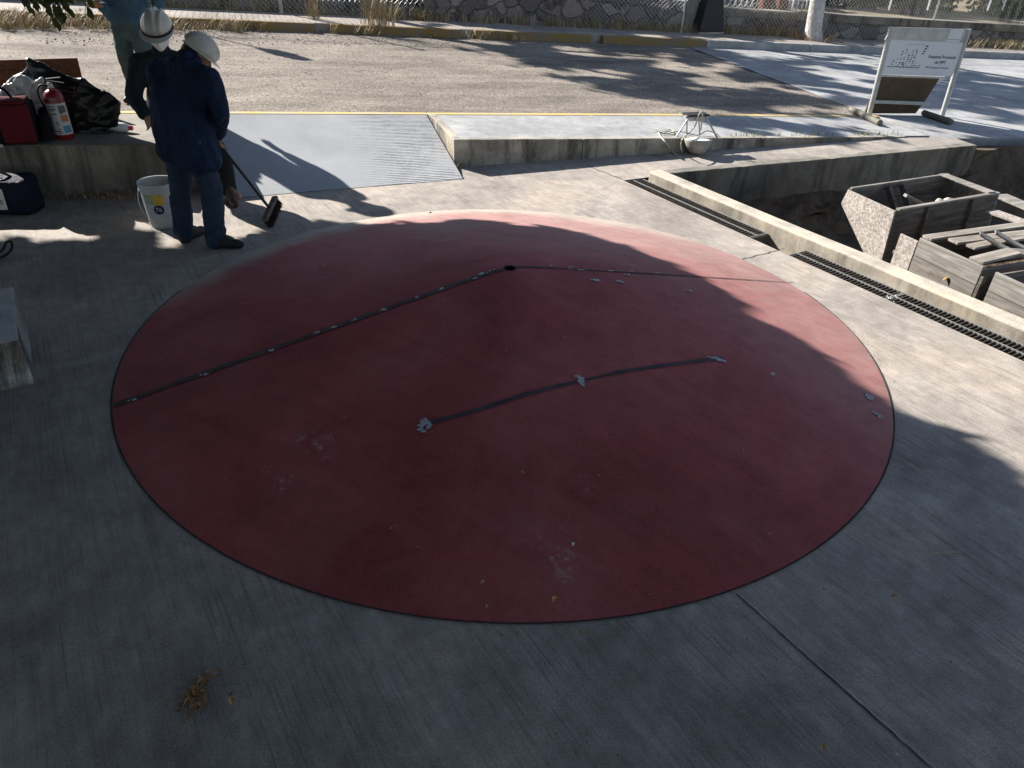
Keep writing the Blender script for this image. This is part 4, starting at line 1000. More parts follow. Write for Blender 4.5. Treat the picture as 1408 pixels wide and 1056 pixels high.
# ================================================================== STAND, BOWL, CABLES
b_ = gs(952, 186); t = thing('metal_stand', 'small four legged metal stand with a black top on the pavement kerb', 'stand', b_)
zt = V((0, 0, .24)); topc = b_ + zt
m = MB(); m.box(topc + V((0, 0, .012)), (.30, .16, .024), R_); m.build('top', M['rubber'], t, bevel=.006)
m = MB(); m.box(topc - V((0, 0, .03)), (.24, .10, .05), R_); m.build('bracket', M['galv'], t, bevel=.004)
for px, py, ox, oy in ((930, 188, -.12, -.05), (944, 184, -.09, .05), (962, 186, .07, .05), (987, 191, .11, -.05)):
    m = MB(); m.tube([topc + R_ @ V((ox, oy, 0)), gs(px, py, .01)], .011, 8); m.build('leg', M['galv'], t, smooth='auto')
for s_ in (-1, 1):
    m = MB(); m.lathe([(.0, .0), (.018, .0), (.018, .03), (0, .03)], 10, topc + R_ @ V((.15 * s_, -.03, -.02))); m.build('knob', M['plasticw'], t, smooth='auto')
bc = gz(957, 213); bc = V((bc.x, bc.y, 0)); t = thing('bowl', 'round grey bowl with a pale lid leaning against the kerb below the metal stand', 'bowl', bc)
m = MB(); Rb = Matrix.Rotation(rad(-6), 3, 'X'); m.open = True
m.lathe([(0, .0), (.06, .004), (.115, .05), (.15, .105), (.165, .165), (.168, .19), (.158, .19), (.15, .15), (.0, .14)], 36, bc, Rb); m.build('body', M['bowl'], t, smooth=True)
m = MB(); m.lathe([(0, .192), (.09, .19), (.145, .186), (.15, .178), (0, .175)], 32, bc + V((-.004, .01, 0)), Rb); m.open = True; m.build('lid', M['bowlwhite'], t, smooth='auto')
def cable(pts, r, mt, label):
    m = MB(); m.tube(spline(pts, 40), r, 6); return setp(m.build('cable', M[mt], smooth=True), label, 'cable', 'cables round the metal stand')
cable([gs(905, 182, .01), gs(908, 187, .02), gs(916, 197, -.02), gz(922, 206, .04), gz(935, 217, .008), gz(938, 212, .01), gs(937, 193, .05), topc + R_ @ V((-.05, -.09, -.12)), topc + R_ @ V((-.02, -.1, .03)), topc + R_ @ V((.03, -.1, .05)), topc + R_ @ V((.05, -.09, -.16))], .009, 'cable', 'thick pale cable looping over the metal stand and down past the bowl')
cable([gs(903, 180, .01), gs(916, 184, .012), gs(930, 181, .03), gs(945, 183, .10), gs(960, 186, .03), gs(972, 180, .06), gs(985, 184, .02), gs(990, 189, .01)], .005, 'rubber', 'thin dark cable tangled among the legs of the metal stand')
cable([gs(897, 180, .01), gs(908, 182, .012), gs(922, 178, .01), gs(926, 184, .012), gs(912, 186, .01)], .005, 'cableg', 'yellow green wire lying left of the metal stand')

# ================================================================== PLANTERS IN THE PIT
# V shaped trough
A = gz(1168, 261, .1); B = gz(1232, 290, .1); far = gz(1372, 263, .1); farb = gz(1304, 244, .1)
ld = ((far - B).normalized() + (farb - A).normalized()).normalized(); ld.z = 0; TL_ = ((far - B).length + (farb - A).length) / 2
t = thing('trough', 'open V shaped wooden trough with a speckled flake board end in the pit', 'trough', V((A.x, A.y, -.85)))
bot0 = V((3.63, 7.12, -.46)); bot1 = V((3.70, 6.95, -.46)); LA = V((3.44, 7.64, -.06))
m = MB(); m.prism([A, B, bot1, bot0, LA], -ld * .02); m.build('end_panel', M['osb'], t)
def sidep(a, b, th, name, mt):   # plank from edge a (top) to b (bottom), length TL_
    n_ = ld.cross(b - a).normalized() * th; m = MB(); m.hexa([a, b, b + n_, a + n_, a + ld * TL_, b + ld * TL_, b + ld * TL_ + n_, a + ld * TL_ + n_]); return m.build(name, mt, t, bevel=.004)
sidep(B + ld * .002, bot1 + ld * .002, .022, 'side_panel', M['wooddk_l']); sidep(A + ld * .002, LA + ld * .002, .022, 'side_panel', M['wood_l']); sidep(LA + ld * .002 + V((0, 0, -.003)), bot0 + ld * .002, .022, 'side_panel', M['wooddk_l'])
m = MB(); m.prism([x + ld * TL_ for x in (A, B, bot1, bot0, LA)], ld * .02); m.build('end_panel', M['wood2_l'], t)
m = MB(); m.bar(B + ld * .02 + V((0, 0, .012)), B + ld * (TL_ - .01) + V((0, 0, .012)), .045, .02); m.build('rim', M['wood2_l'], t, bevel=.004)
m = MB(); m.bar(A + ld * .02 + V((0, 0, .012)), A + ld * (TL_ - .01) + V((0, 0, .012)), .03, .02); m.build('rim', M['wood2_l'], t, bevel=.004)
e_ = ld * (TL_ - .12); m = MB(); m.bar(A + e_ + V((0, 0, .026)), B + e_ + V((0, 0, .026)), .10, .018); m.build('cross_plank', M['wood2_l'], t, bevel=.003)
for k in (.36, .5):
    m = MB(); m.bar(A + ld * TL_ * k + (B - A) * .04 + V((0, 0, -.02)), bot0 + ld * TL_ * k + (B - A) * .05, .06, .04, ld); m.build('rib', M['wooddk_l'], t)
m = MB(); m.prism([LA.lerp(bot0, .55) + ld * .03 + (B - A) * .03, B.lerp(bot1, .45) + ld * .03 - (B - A) * .03, B.lerp(bot1, .45) + ld * (TL_ - .03) - (B - A) * .03, LA.lerp(bot0, .55) + ld * (TL_ - .03) + (B - A) * .03], V((0, 0, -.03))); m.build('soil_fill', M['soil'], t)
for k in (.28, .72):
    m = MB(); q = B + ld * TL_ * k; n_ = -(V((-ld.y, ld.x, 0))) * .012; m.bar(q + n_ + V((0, 0, -.01)), bot1 + ld * TL_ * k + n_, .06, .03, ld); m.build('batten', M['wooddk_l'], t)
M['rock'] = mat('pale_rock', (0.42, 0.38, 0.32), .3, 8, .9, .6, 20)
for k, lab in ((.62, 'pale stone lying inside the trough, left of two'), (.72, 'pale stone lying inside the trough, right of two')):
    c_ = A.lerp(B, .62) + ld * TL_ * k + V((0, 0, -.12)); setp(blob('stone', [[(c_, .05), (c_ + V((.04, .02, .0)), .035)]], M['rock'], voxel=.012, wr=.012, ws=14, loc=c_ - V((0, 0, .05))), lab, 'stone', 'stones in the trough')
c_ = A.lerp(B, .45) + ld * TL_ * .42; m = MB(); m.bar(c_ + V((0, 0, -.02)) - ld * .12, c_ + V((.05, -.08, -.13)) + ld * .12, .06, .03); setp(m.build('wood_offcut', M['wood2_l'], bevel=.003), 'short bent wooden offcut sticking up inside the trough', 'offcut')

# plank boxes
A = gz(1265, 327, .1); B = gz(1352, 367, .1); fd = (B - A); BWID = fd.length; fd.normalize(); bd = V((-fd.y, fd.x, 0))
if bd.x < 0: bd = -bd
lenA = 1.9
def plank_box(t, o_, w_, L, topz, n, gapz=.005, side=True):
    # front boards (one per plank), facing the drain
    h = .165
    for k in range(n):
        m = MB(); z1 = topz - k * (h + gapz); m.hexa([o_ + V((0, 0, z1 - h - o_.z)) + d for d in (V((0, 0, 0)), fd * w_, fd * w_ + bd * .024, bd * .024)] + [o_ + V((0, 0, z1 - o_.z)) + d for d in (V((0, 0, 0)), fd * w_, fd * w_ + bd * .024, bd * .024)])
        o2 = m.build('front_plank', M['wood2_f'] if k != 1 else M['wood_f'], t, bevel=.004)
    for s_ in (0, 1):
        m = MB(); a = o_ + fd * (s_ * (w_ - .022)) + bd * .026; a.z = topz - .02
        m.hexa([a + V((0, 0, -.6)), a + fd * .022 + V((0, 0, -.6)), a + fd * .022 + bd * L + V((0, 0, -.6)), a + bd * L + V((0, 0, -.6)), a, a + fd * .022, a + fd * .022 + bd * L, a + bd * L]); m.build('side_board', M['wood_l'] if s_ else M['wooddk_l'], t, bevel=.003)
t = thing('plank_box', 'weathered plank box with a yellow leaf on its front boards', 'box', V((A.x, A.y, -.85)), 'weathered plank boxes in the pit')
plank_box(t, A, BWID, lenA, .1, 4)
m = MB(); m.bar(A + bd * .03 + fd * (BWID + .01) + V((0, 0, -.08)), A + bd * .03 + fd * (BWID + .01) + V((0, 0, -.8)), .05, .05, bd); m.build('corner_post', M['wooddk_l'], t, bevel=.004)
C_ = gz(1369, 374, .1)
t = thing('plank_box', 'weathered plank box at the right edge beside the dark corner post', 'box', V((C_.x, C_.y, -.85)), 'weathered plank boxes in the pit')
plank_box(t, C_, 1.0, lenA, .1, 4)
D_ = gz(1230, 322, .07); wD = (A - D_); wD.z = 0; wD = max(.2, wD.length - .02)
t = thing('lidded_box', 'narrow pale box with a flat dark lid between the trough and the plank box', 'box', V((D_.x, D_.y, -.85)), 'weathered plank boxes in the pit')
o_ = A - fd * (wD + .012); o_.z = .06
m = MB(); m.hexa([o_ + V((0, 0, -.6)), o_ + fd * wD + V((0, 0, -.6)), o_ + fd * wD + bd * .02 + V((0, 0, -.6)), o_ + bd * .02 + V((0, 0, -.6)), o_, o_ + fd * wD, o_ + fd * wD + bd * .02, o_ + bd * .02]); m.build('front_panel', M['osb'], t, bevel=.003)
m = MB(); q = o_ - fd * .06; q.z = -.16
m.prism([q + bd * .05, o_ + fd * wD + bd * .022 + V((0, 0, -.22)), o_ + fd * wD + bd * 1.7 + V((0, 0, -.22)), q + bd * 1.7], V((0, 0, .03))); m.build('lid', M['wood_l'], t, bevel=.003)
# loose planks over box A: (offset across, start along, length, width, height, twist)
labs = ['grey plank along the trough side of the plank box top', 'loose grey plank lying second from the trough over the plank box', 'short broken plank over the front of the plank box', 'loose plank nearest the dark corner post']
for i, (ac, al, L_, w_, z_, tw) in enumerate(((.05, .02, 1.75, .10, .115, .0), (.20, .16, 1.5, .11, .125, -.05), (.335, .22, .9, .09, .12, .06), (.57, .02, .5, .13, .112, .1))):
    d_ = (Matrix.Rotation(tw, 3, 'Z') @ bd); a = A + fd * ac + bd * al; a.z = z_; m = MB(); m.bar(a, a + d_ * L_ + V((0, 0, .01)), w_, .024)
    ang = math.atan2(d_.y, d_.x); o2 = m.build('loose_plank', M['wood2'], bevel=.004); o2.data.transform(Matrix.Rotation(-ang, 4, 'Z')); o2.rotation_euler.z = ang
    setp(o2, labs[i], 'plank', 'loose planks on the boxes')
m = MB(); m.prism([A + fd * .03 + bd * .03 + V((0, 0, -.16)), A + fd * (BWID - .03) + bd * .03 + V((0, 0, -.16)), A + fd * (BWID - .03) + bd * 1.8 + V((0, 0, -.16)), A + fd * .03 + bd * 1.8 + V((0, 0, -.16))], V((0, 0, -.03))); struct(m.build('box_soil', M['soil']))
# curved boards
for i, (px, lab) in enumerate(((1347, 'curved wooden board on the boxes, left of the bent pair'), (1368, 'curved wooden board on the boxes, right of the bent pair'))):
    a = gz(px, 322 - i * 2, .2); d_ = (gz(px + 62, 345 - i * 3, .13) - a); d_.z = 0; d_.normalize(); s_ = V((-d_.y, d_.x, 0)); vs = []; fs = []; n_ = 14
    for k in range(n_ + 1):
        u = k / n_; p = a + d_ * (.62 * u); p.z = .20 - .16 * math.sin(u * 2.0) + .05 * u
        for o1, o2_ in ((-.05, 0), (.05, 0), (.05, .018), (-.05, .018)): vs.append(p + s_ * o1 + V((0, 0, o2_)))
    for k in range(n_):
        for c in range(4): fs.append((k * 4 + c, k * 4 + (c + 1) % 4, (k + 1) * 4 + (c + 1) % 4, (k + 1) * 4 + c))
    m = MB(); m.add(vs, fs + [(0, 1, 2, 3), tuple(n_ * 4 + c for c in (3, 2, 1, 0))]); setp(m.build('curved_board', M['wood2_l']), lab, 'board', 'curved boards')
a = gz(1372, 352, .10); m = MB(); m.bar(a, a + bd * .7 + V((0, 0, .01)), .14, .03); setp(m.build('split_board', M['wood_l'], bevel=.006), 'ragged split board lying behind the box at the right edge', 'board')
for q0, q1, w_, lab, mt in (((1374, 268), (1440, 296), .20, 'wide flat board behind the far end of the trough', 'wood2_l'), ((1362, 290), (1425, 312), .16, 'speckled flake board offcut right of the trough', 'osb')):
    a, b = gz(*q0, .0), gz(*q1, .0); m = MB(); m.bar(a, b, w_, .02); setp(m.build('flat_board', M[mt], bevel=.003), lab, 'board', 'flat boards right of the trough')
# ================================================================== THINGS ON THE LEDGE
LZ = lambda s: SZ0 + SG * s + 0.01
def on_ledge(px, py): p = gs(px, py, .01); return p
# brown board behind the bags
a, b = gs(-60, 152), gs(124, 152); a.z += 0.0; h_ = 0.52
ld2 = (b - a); ld2.z = 0; ld2.normalize(); n_ = V((-ld2.y, ld2.x, 0))
a = a.copy(); b = b.copy(); zb = b.z; a.z = zb - .01; lean = n_ * .06
m = MB(); m.hexa([a, b, b + n_ * .025, a + n_ * .025] + [p + V((0, 0, h_)) + lean for p in (a, b, b + n_ * .025, a + n_ * .025)])
setp(m.build('brown_board', M['brownboard'], bevel=.004), 'reddish brown board standing on the ledge behind the black bag', 'board')
# black bag: shape through photo silhouette on a plane at Y ~ 7.35
Yb = 7.35
def Pb(px, py, dy=0): return gy(px, py, Yb + dy)
sil = [(34, 82), (60, 88), (100, 106), (132, 122), (160, 140), (164, 158)]
pcs = [[(Pb(40, 84), .02), (Pb(34, 98), .03), (Pb(75, 97), .03), (Pb(108, 111), .03), (Pb(136, 122), .03), (Pb(90, 165), .20), (Pb(50, 160), .18)],
       [(Pb(108, 110), .03), (Pb(136, 122), .03), (Pb(162, 140), .02), (Pb(166, 156), .02), (Pb(156, 168), .04), (Pb(110, 172), .16)],
       [(Pb(38, 96), .04), (Pb(40, 165, .05), .16), (Pb(0, 165, .05), .16), (Pb(8, 128), .05)],
       [(Pb(20, 190, -.1), .05), (Pb(146, 182, -.05), .04), (Pb(100, 182, -.08), .10), (Pb(90, 160), .16)]]
bb = on_ledge(90, 185)
t = thing('black_bag', 'big heap of crumpled shiny black plastic bag on the ledge behind the fire extinguisher', 'bag', bb)
blob('sheet', pcs, M['bagblack'], t, voxel=.014, smooth=1, wr=.028, ws=3.6, ridged=True, stretch=(1.0, 1.0, 1.6))
ps = on_ledge(30, 165); t = thing('pale_bag', 'pale silvery plastic sack slumped in front of the black bag', 'bag', ps)
Yc = 7.12
def Pc(px, py, dy=0): return gy(px, py, Yc + dy)
blob('sack', [[(Pc(34, 106), .035), (Pc(8, 130), .05), (Pc(-15, 145), .06), (Pc(50, 135), .07), (Pc(20, 165), .10), (Pc(-20, 170), .1)], [(Pc(58, 112), .03), (Pc(50, 125), .05), (Pc(40, 150), .08)]], M['bagsilver'], t, voxel=.014, smooth=2, wr=.028, ws=7, ridged=True)
# red cooler bag
rb = on_ledge(26, 200); t = thing('red_bag', 'squarish maroon bag with black sides at the front of the ledge', 'bag', rb)
bx = ST_.copy(); by = SN_.copy(); hz = .36
def RB(x, y, z): return rb + bx * x + by * y + V((0, 0, z))
blob('body', [[(RB(x, y, z), .035) for x in (-.24, .13) for y in (.05, .24) for z in (.035, hz - .03)]], M['blackfab'], t, voxel=.012, smooth=2, wr=.006, ws=9)
blob('front_pocket', [[(RB(x, .015, z), .028) for x in (-.08, .135) for z in (.04, hz - .035)]], M['maroon'], t, voxel=.010, smooth=2, wr=.006, ws=10)
blob('top_flap', [[(RB(x, y, hz + .005), .02) for x in (-.22, .12) for y in (.03, .22)]], M['maroon'], t, voxel=.010, smooth=2, wr=.005, ws=10)
m = MB(); m.tube(spline([RB(-.15, .14, hz + .02), RB(-.13, .12, hz + .10), RB(-.02, .12, hz + .11), RB(.03, .14, hz + .02)], 16), .012, 7); m.build('handle', M['blackfab'], t, smooth=True)
blob('side_pouch', [[(RB(.23, .1, .05), .05), (RB(.24, .14, .20), .05), (RB(.2, .2, .06), .06)]], M['blackfab'], t, voxel=.012, smooth=2, wr=.01, ws=8)
blob('strap_pad', [[(RB(-.20, -.05, .02), .018), (RB(-.12, -.06, .018), .016)]], M['labelw'], t, voxel=.008, smooth=1)
# fire extinguisher
fe = on_ledge(90, 190); t = thing('fire_extinguisher', 'red fire extinguisher with a white instruction label standing on the ledge', 'extinguisher', fe)
rE = .085
m = MB(); m.lathe([(0, 0), (rE - .008, 0), (rE, .012), (rE, .37), (rE - .006, .395), (.06, .425), (.032, .44), (.03, .455), (0, .455)], 36, fe); m.build('cylinder', M['redpaint'], t, smooth='auto')
m = MB(); m.lathe([(0, .455), (.024, .455), (.024, .485), (.018, .50), (0, .50)], 16, fe); m.build('valve', M['galv'], t, smooth='auto')
cd = (CO - fe); cd.z = 0; cd.normalize(); ce = V((-cd.y, cd.x, 0)); ca = math.atan2(cd.y, cd.x)
m = MB(); m.bar(fe - ce * .02 + V((0, 0, .515)), fe + ce * .115 + V((0, 0, .485)), .024, .014); m.bar(fe - ce * .02 + V((0, 0, .53)), fe + ce * .10 + V((0, 0, .535)), .024, .012); m.build('lever', M['rubber'], t, bevel=.003)
m = MB(); m.tube(spline([fe - ce * .015 + V((0, 0, .475)), fe - ce * .08 + V((0, 0, .48)), fe - ce * .115 + V((0, 0, .42)), fe - ce * .10 + V((0, 0, .30)), fe - ce * .098 + V((0, 0, .20))], 20), .009, 8); m.build('hose', M['rubber'], t, smooth=True)
m = MB(); m.open = True; m.lathe([(rE + .0015, .05), (rE + .0015, .33)], 20, fe, a0=ca - 1.15, a1=ca + 1.15); lb = m.build('label', M['labelw'], t, smooth=True)
def curved(a0, a1, z0, z1, mt, nm): m = MB(); m.open = True; m.lathe([(rE + .003, z0), (rE + .003, z1)], 6, fe, a0=ca + a0, a1=ca + a1); return m.build(nm, M[mt], lb, smooth=True)
curved(.10, .85, .245, .31, 'lblgrey', 'pictogram'); curved(.12, .88, .165, .225, 'lblorange', 'pictogram'); curved(.10, .9, .065, .13, 'lblblue', 'pictogram')
for z0, a0, a1 in ((.30, -1.0, -.2), (.28, -1.0, -.1), (.265, -1.0, -.3), (.235, -.9, -.2), (.16, -.5, -.25), (.14, -.45, -.2), (.10, -.4, -.15), (.08, -.8, -.2), (.065, -.5, -.1), (.235, .2, .4)):
    curved(a0, a1, z0, z0 + .009, 'ink', 'print_line')
# bottle lying on the ledge
a = on_ledge(143, 179) + V((0, 0, .045)); b = on_ledge(184, 182) + V((0, 0, .04)); ax = (b - a).normalized(); L_ = (b - a).length
Rz = ax.to_track_quat('Z', 'Y').to_matrix(); t = thing('bottle', 'white plastic bottle with a pink cap lying on the ledge', 'bottle', a)
m = MB(); m.lathe([(0, 0), (.038, 0), (.045, .012), (.045, L_ * .68), (.034, L_ * .84), (.016, L_ * .88), (.016, L_ * .90), (0, L_ * .90)], 24, a, Rz); m.build('body', M['plasticw'], t, smooth=True)
m = MB(); m.lathe([(0, L_ * .885), (.023, L_ * .885), (.023, L_ * .98), (.019, L_), (0, L_)], 16, a, Rz); m.build('cap', M['pink'], t, smooth='auto')
# navy bag on the paving
nb = gz(11, 298); t = thing('navy_bag', 'dark navy holdall with a white tag on the paving below the ledge', 'bag', nb)
fx = V((1, .12, 0)).normalized(); fy = V((-.12, 1, 0)).normalized()
def NB(x, y, z): return nb + fx * x + fy * y + V((0, 0, z))
blob('body', [[(NB(x, y, z), .045) for x in (-.30, .165) for y in (.05, .26) for z in (.045, .265)], [(NB(.19, .09, .05), .045), (NB(.20, .2, .05), .045), (NB(.15, .12, .2), .05)]], M['navyfab'], t, voxel=.012, smooth=2, wr=.010, ws=8)
def tagq(x0, x1, z0, z1, y0, y1): return [NB(x0, y0, z0), NB(x1, y0, z0), NB(x1, y1, z1), NB(x0, y1, z1)]
P = tagq(-.06, .03, .07, .25, -.014, -.004); m = MB(); m.prism(P, -fy * .004); tg = m.build('tag', M['labelw'], t)
nz_ = fx.cross((P[3] - P[0]).normalized()); text('LE', .055, frame(fx, (P[3] - P[0]).normalized(), nz_, (P[0] + P[1]) / 2 + (P[3] - P[0]) * .35 + nz_ * .006), M['ink'], tg)
m = MB(); m.prism([NB(-.04, .05, .312), NB(.02, .05, .312), NB(.02, .085, .318), NB(-.04, .085, .318)], V((0, 0, .004))); m.build('reflective_patch', M['labelw'], t)
m = MB(); m.tube(spline([NB(-.2, .15, .31), NB(-.12, .13, .36), NB(-.02, .13, .36), NB(.06, .15, .31)], 14), .011, 6); m.build('handle', M['navyfab'], t, smooth=True)
# hose at the left edge
m = MB(); m.tube(spline([gz(-30, 365, .01), gz(5, 352, .02), gz(16, 342, .05), gz(15, 332, .09), gz(8, 334, .08), gz(2, 345, .03), gz(-20, 352, .01)], 30), .010, 8)
setp(m.build('hose', M['rubber'], smooth=True), 'loop of black hose on the paving at the left edge', 'hose')
# bucket
bk = gz(229, 308); t = thing('bucket', 'white plastic pail with a dark round mark standing behind the man in the navy shirt', 'bucket', bk)
hB = .385; r1, r2 = .128, .152
m = MB(); m.open = True
m.lathe([(0, 0), (r1 - .006, 0), (r1, .006), (r1 + (r2 - r1) * .82, hB * .82), (r2 + .004, hB * .83), (r2 + .004, hB * .855), (r2, hB * .86), (r2 + .001, hB * .93), (r2 + .006, hB * .94), (r2 + .006, hB), (r2 - .004, hB), (r1 - .004, .02), (0, .018)], 44, bk); m.build('pail', M['pail'], t, smooth='auto')
m = MB(); m.lathe([(0, hB * .62), (r1 + (r2 - r1) * .62 - .006, hB * .62)], 30, bk); m.open = True; m.build('dark_disc', M['seam'], t)  # dark disc set inside the pail
cb = (CO - bk); ab = math.atan2(cb.y, cb.x)
def bk_patch(a0, a1, z0, z1, mt, nm):
    m = MB(); m.open = True; m.lathe([(r1 + (r2 - r1) * z0 / hB + .0015, z0), (r1 + (r2 - r1) * z1 / hB + .0015, z1)], 10, bk, a0=ab + a0, a1=ab + a1); return m.build(nm, M[mt], t, smooth=True)
bk_patch(-1.0, -.42, hB * .58, hB * .80, 'pailgreen', 'band'); bk_patch(-.41, .12, hB * .56, hB * .80, 'pailyellow', 'band')
bk_patch(-.15, .5, hB * .30, hB * .312, 'greyink', 'print_line')
ac = ab - .24; zc = hB * .46; rr = r1 + (r2 - r1) * .46 + .002; lg = MB(); lg.open = True; ring = [bk + V((math.cos(ac) * (rr), math.sin(ac) * rr, zc))]
K_ = 24
for k in range(K_):
    q = 6.283 * k / K_; aa = ac + .042 * math.cos(q) / rr; ring.append(bk + V((math.cos(aa) * (rr + .001), math.sin(aa) * (rr + .001), zc + .042 * math.sin(q))))
lg.add(ring, [(0, 1 + k, 1 + (k + 1) % K_) for k in range(K_)]); lgo = lg.build('round_mark', M['logo'], t)
xn = V((-math.sin(ac), math.cos(ac), 0)); zn = V((math.cos(ac), math.sin(ac), 0)); text('76', .052, frame(xn, V((0, 0, 1)), zn, bk + zn * (rr + .0035) + V((0, 0, zc))), M['labelw'], lgo)
m = MB(); m.tube(spline([bk + xn * -(r2 + .01) + V((0, 0, hB * .86)), bk - xn * (r2 + .015) + zn * .05 + V((0, 0, hB * .5)), bk - xn * .07 + zn * (r2 + .0) + V((0, 0, hB * .12)), bk + xn * .03 + zn * (r2 + .0) + V((0, 0, hB * .08))], 20), .0025, 5); m.build('wire_handle', M['galv'], t, smooth=True)

# ================================================================== PEOPLE
def hand(pieces, wrist, d, side, curl=0.5, s=1.0):
    """palm, four unequal bent fingers and a thumb; d = direction of the hand, side = thumb side"""
    d = V(d).normalized(); side = (V(side) - d * V(side).dot(d)).normalized(); n_ = d.cross(side)
    pal = wrist + d * .085 * s
    pieces.append([(wrist, .024 * s), (pal + side * .030 * s, .013 * s), (pal - side * .032 * s, .012 * s), (wrist + d * .03 * s + side * .018 * s, .02 * s)])
    for k, L in enumerate((.072, .080, .075, .058)):
        a = pal + side * (.032 - .0225 * k) * s
        d1 = (d + n_ * curl * .5 + side * (.10 - .07 * k)).normalized(); d2 = (d1 + n_ * curl).normalized(); d3 = (d2 + n_ * curl).normalized()
        p1 = a + d1 * L * .45 * s; p2 = p1 + d2 * L * .32 * s; p3 = p2 + d3 * L * .25 * s
        pieces += [[(a, .0098 * s), (p1, .009 * s)], [(p1, .009 * s), (p2, .0082 * s)], [(p2, .0082 * s), (p3, .007 * s)]]
    b0 = wrist + d * .03 * s + side * .022 * s; b1 = b0 + (d * .55 + side * .85 + n_ * .25).normalized() * .035 * s; b2 = b1 + (d + side * .3 + n_ * .4).normalized() * .03 * s
    pieces += [[(b0, .014 * s), (b1, .011 * s)], [(b1, .011 * s), (b2, .009 * s)]]
def head_pieces(c, f, up):
    f = V(f).normalized(); up = (V(up) - f * V(up).dot(f)).normalized(); r_ = f.cross(up)
    P = [[(c + up * .025, .092), (c + up * .03 - f * .03, .088)], [(c + f * .03 - up * .02, .07), (c + f * .055 - up * .085, .034), (c - up * .06, .055)],
         [(c + f * .095 + up * .005, .012), (c + f * .112 - up * .03, .016)], [(c + f * .085 + up * .03 + r_ * .03, .018), (c + f * .085 + up * .03 - r_ * .03, .018)],
         [(c + f * .088 - up * .06 - r_ * .018, .012), (c + f * .088 - up * .06 + r_ * .018, .012)]]
    for s_ in (-1, 1): P.append([(c + r_ * (.084 * s_) - up * .005, .018), (c + r_ * (.088 * s_) + up * .02 - f * .012, .018), (c + r_ * (.080 * s_) - up * .035, .012)])
    return P
def helmet(parent, c, f, up, ridges=True, hs=1.0):
    f = V(f).normalized(); up = (V(up) - f * V(up).dot(f)).normalized(); r_ = up.cross(f)
    vs = []; fs = []; NT_, NP = 14, 48
    for i in range(NT_ + 1):
        th = math.pi / 2 * i / NT_
        for k in range(NP):
            ph = 2 * math.pi * k / NP; x = .145 * math.sin(th) * math.cos(ph); y = .122 * math.sin(th) * math.sin(ph); z = .135 * math.cos(th) ** .9 if i < NT_ else 0.0
            q = V((x, y, z)); e = 0
            if ridges and th < 1.35:
                for y0 in (-.05, 0, .05): e += .016 * math.exp(-((y - y0) / .009) ** 2)
            q *= 1 + e / .135
            vs.append(c + (f * q.x + r_ * q.y + up * q.z) * hs)
    for i in range(NT_):
        for k in range(NP): fs.append((i * NP + k, i * NP + (k + 1) % NP, (i + 1) * NP + (k + 1) % NP, (i + 1) * NP + k))
    m = MB(); m.open = True; m.add(vs, fs); h = m.build('helmet', M['helmet'], parent, smooth=True)
    so = h.modifiers.new('thick', 'SOLIDIFY'); so.thickness = .004
    m = MB(); Lo = []; K = 48; vs = []
    for k in range(K):
        ph = 2 * math.pi * k / K; w_ = .012 + .045 * max(0, math.cos(ph)) ** 1.5
        for rr_, z in ((0.995, .004), (1.0, -.002)):
            pass
        a = V((.143 * math.cos(ph), .120 * math.sin(ph), 0)); o2 = a + V((math.cos(ph), math.sin(ph), 0)) * w_
        dz = -.010 - .012 * max(0, math.cos(ph))
        for q, z in ((a, .006), (o2, dz + .006), (o2, dz), (a, -.001)): vs.append(c + (f * q.x + r_ * q.y + up * (q.z + z)) * hs)
    fs = []
    for k in range(K):
        for j in range(4): fs.append((k * 4 + j, k * 4 + (j + 1) % 4, ((k + 1) % K) * 4 + (j + 1) % 4, ((k + 1) % K) * 4 + j))
    m.add(vs, fs); m.build('brim', M['helmet'], h, smooth='auto')
    return h
def boot(pieces, heel, d, L=.28):
    d = V(d).normalized(); h = V((heel.x, heel.y, 0)); z = heel.z
    q = lambda a, zz: V((h.x + d.x * a, h.y + d.y * a, z + zz))
    pieces += [[(q(0.0, .045), .044), (q(.11, .04), .043), (q(L - .07, .035), .040), (q(L - .05, .03), .034)], [(q(.02, .05), .045), (q(.03, .12), .050)], [(q(.06, .1), .045), (q(.14, .06), .04)]]

# ---- man in navy shirt, seen from behind, holding the broom
fL, fR = gz(254, 332), gz(300, 341)
pa = thing('person', 'man in navy work shirt and jeans, seen from behind, holding the broom', 'person', (fL + fR) / 2)
hipL, hipR = V((-2.72, 5.80, .88)), V((-2.53, 5.68, .88)); knL, knR = V((-2.77, 5.80, .47)), V((-2.47, 5.70, .47)); anL, anR = V((fL.x, fL.y + .03, .1)), V((fR.x - .02, fR.y + .03, .1))
shL, shR = gy(216, 96, 5.86), gy(288, 108, 5.66); nk = gy(256, 82, 5.84); hd_ = gy(272, 76, 5.95)
elR, wrR = gy(303, 152, 5.70), gy(300, 183, 5.92); elL, wrL = V((-2.86, 6.02, 1.08)), V((-2.53, 6.04, .86))
Hf = V((.74, .50, -.72)); Hu = V((.50, .30, .78))
body = [[(hipL, .09), (hipR, .09), (V((-2.6, 5.76, 1.1)), .10)], [(V((-2.6, 5.76, 1.1)), .10), (shL, .05), (shR, .05)], [(nk, .055), (hd_ + V((0, 0, -.04)), .05)], [(hipL, .085), (knL, .06)], [(knL, .058), (anL, .042)], [(hipR, .085), (knR, .06)], [(knR, .058), (anR, .042)], [(shR, .045), (elR, .036)], [(elR, .036), (wrR, .027)], [(shL, .045), (elL, .036)], [(elL, .036), (wrL, .027)], [(anL, .04), (anL + V((.02, .12, -.05)), .035)], [(anR, .04), (anR + V((.12, .02, -.05)), .035)]] + head_pieces(hd_, Hf, Hu)
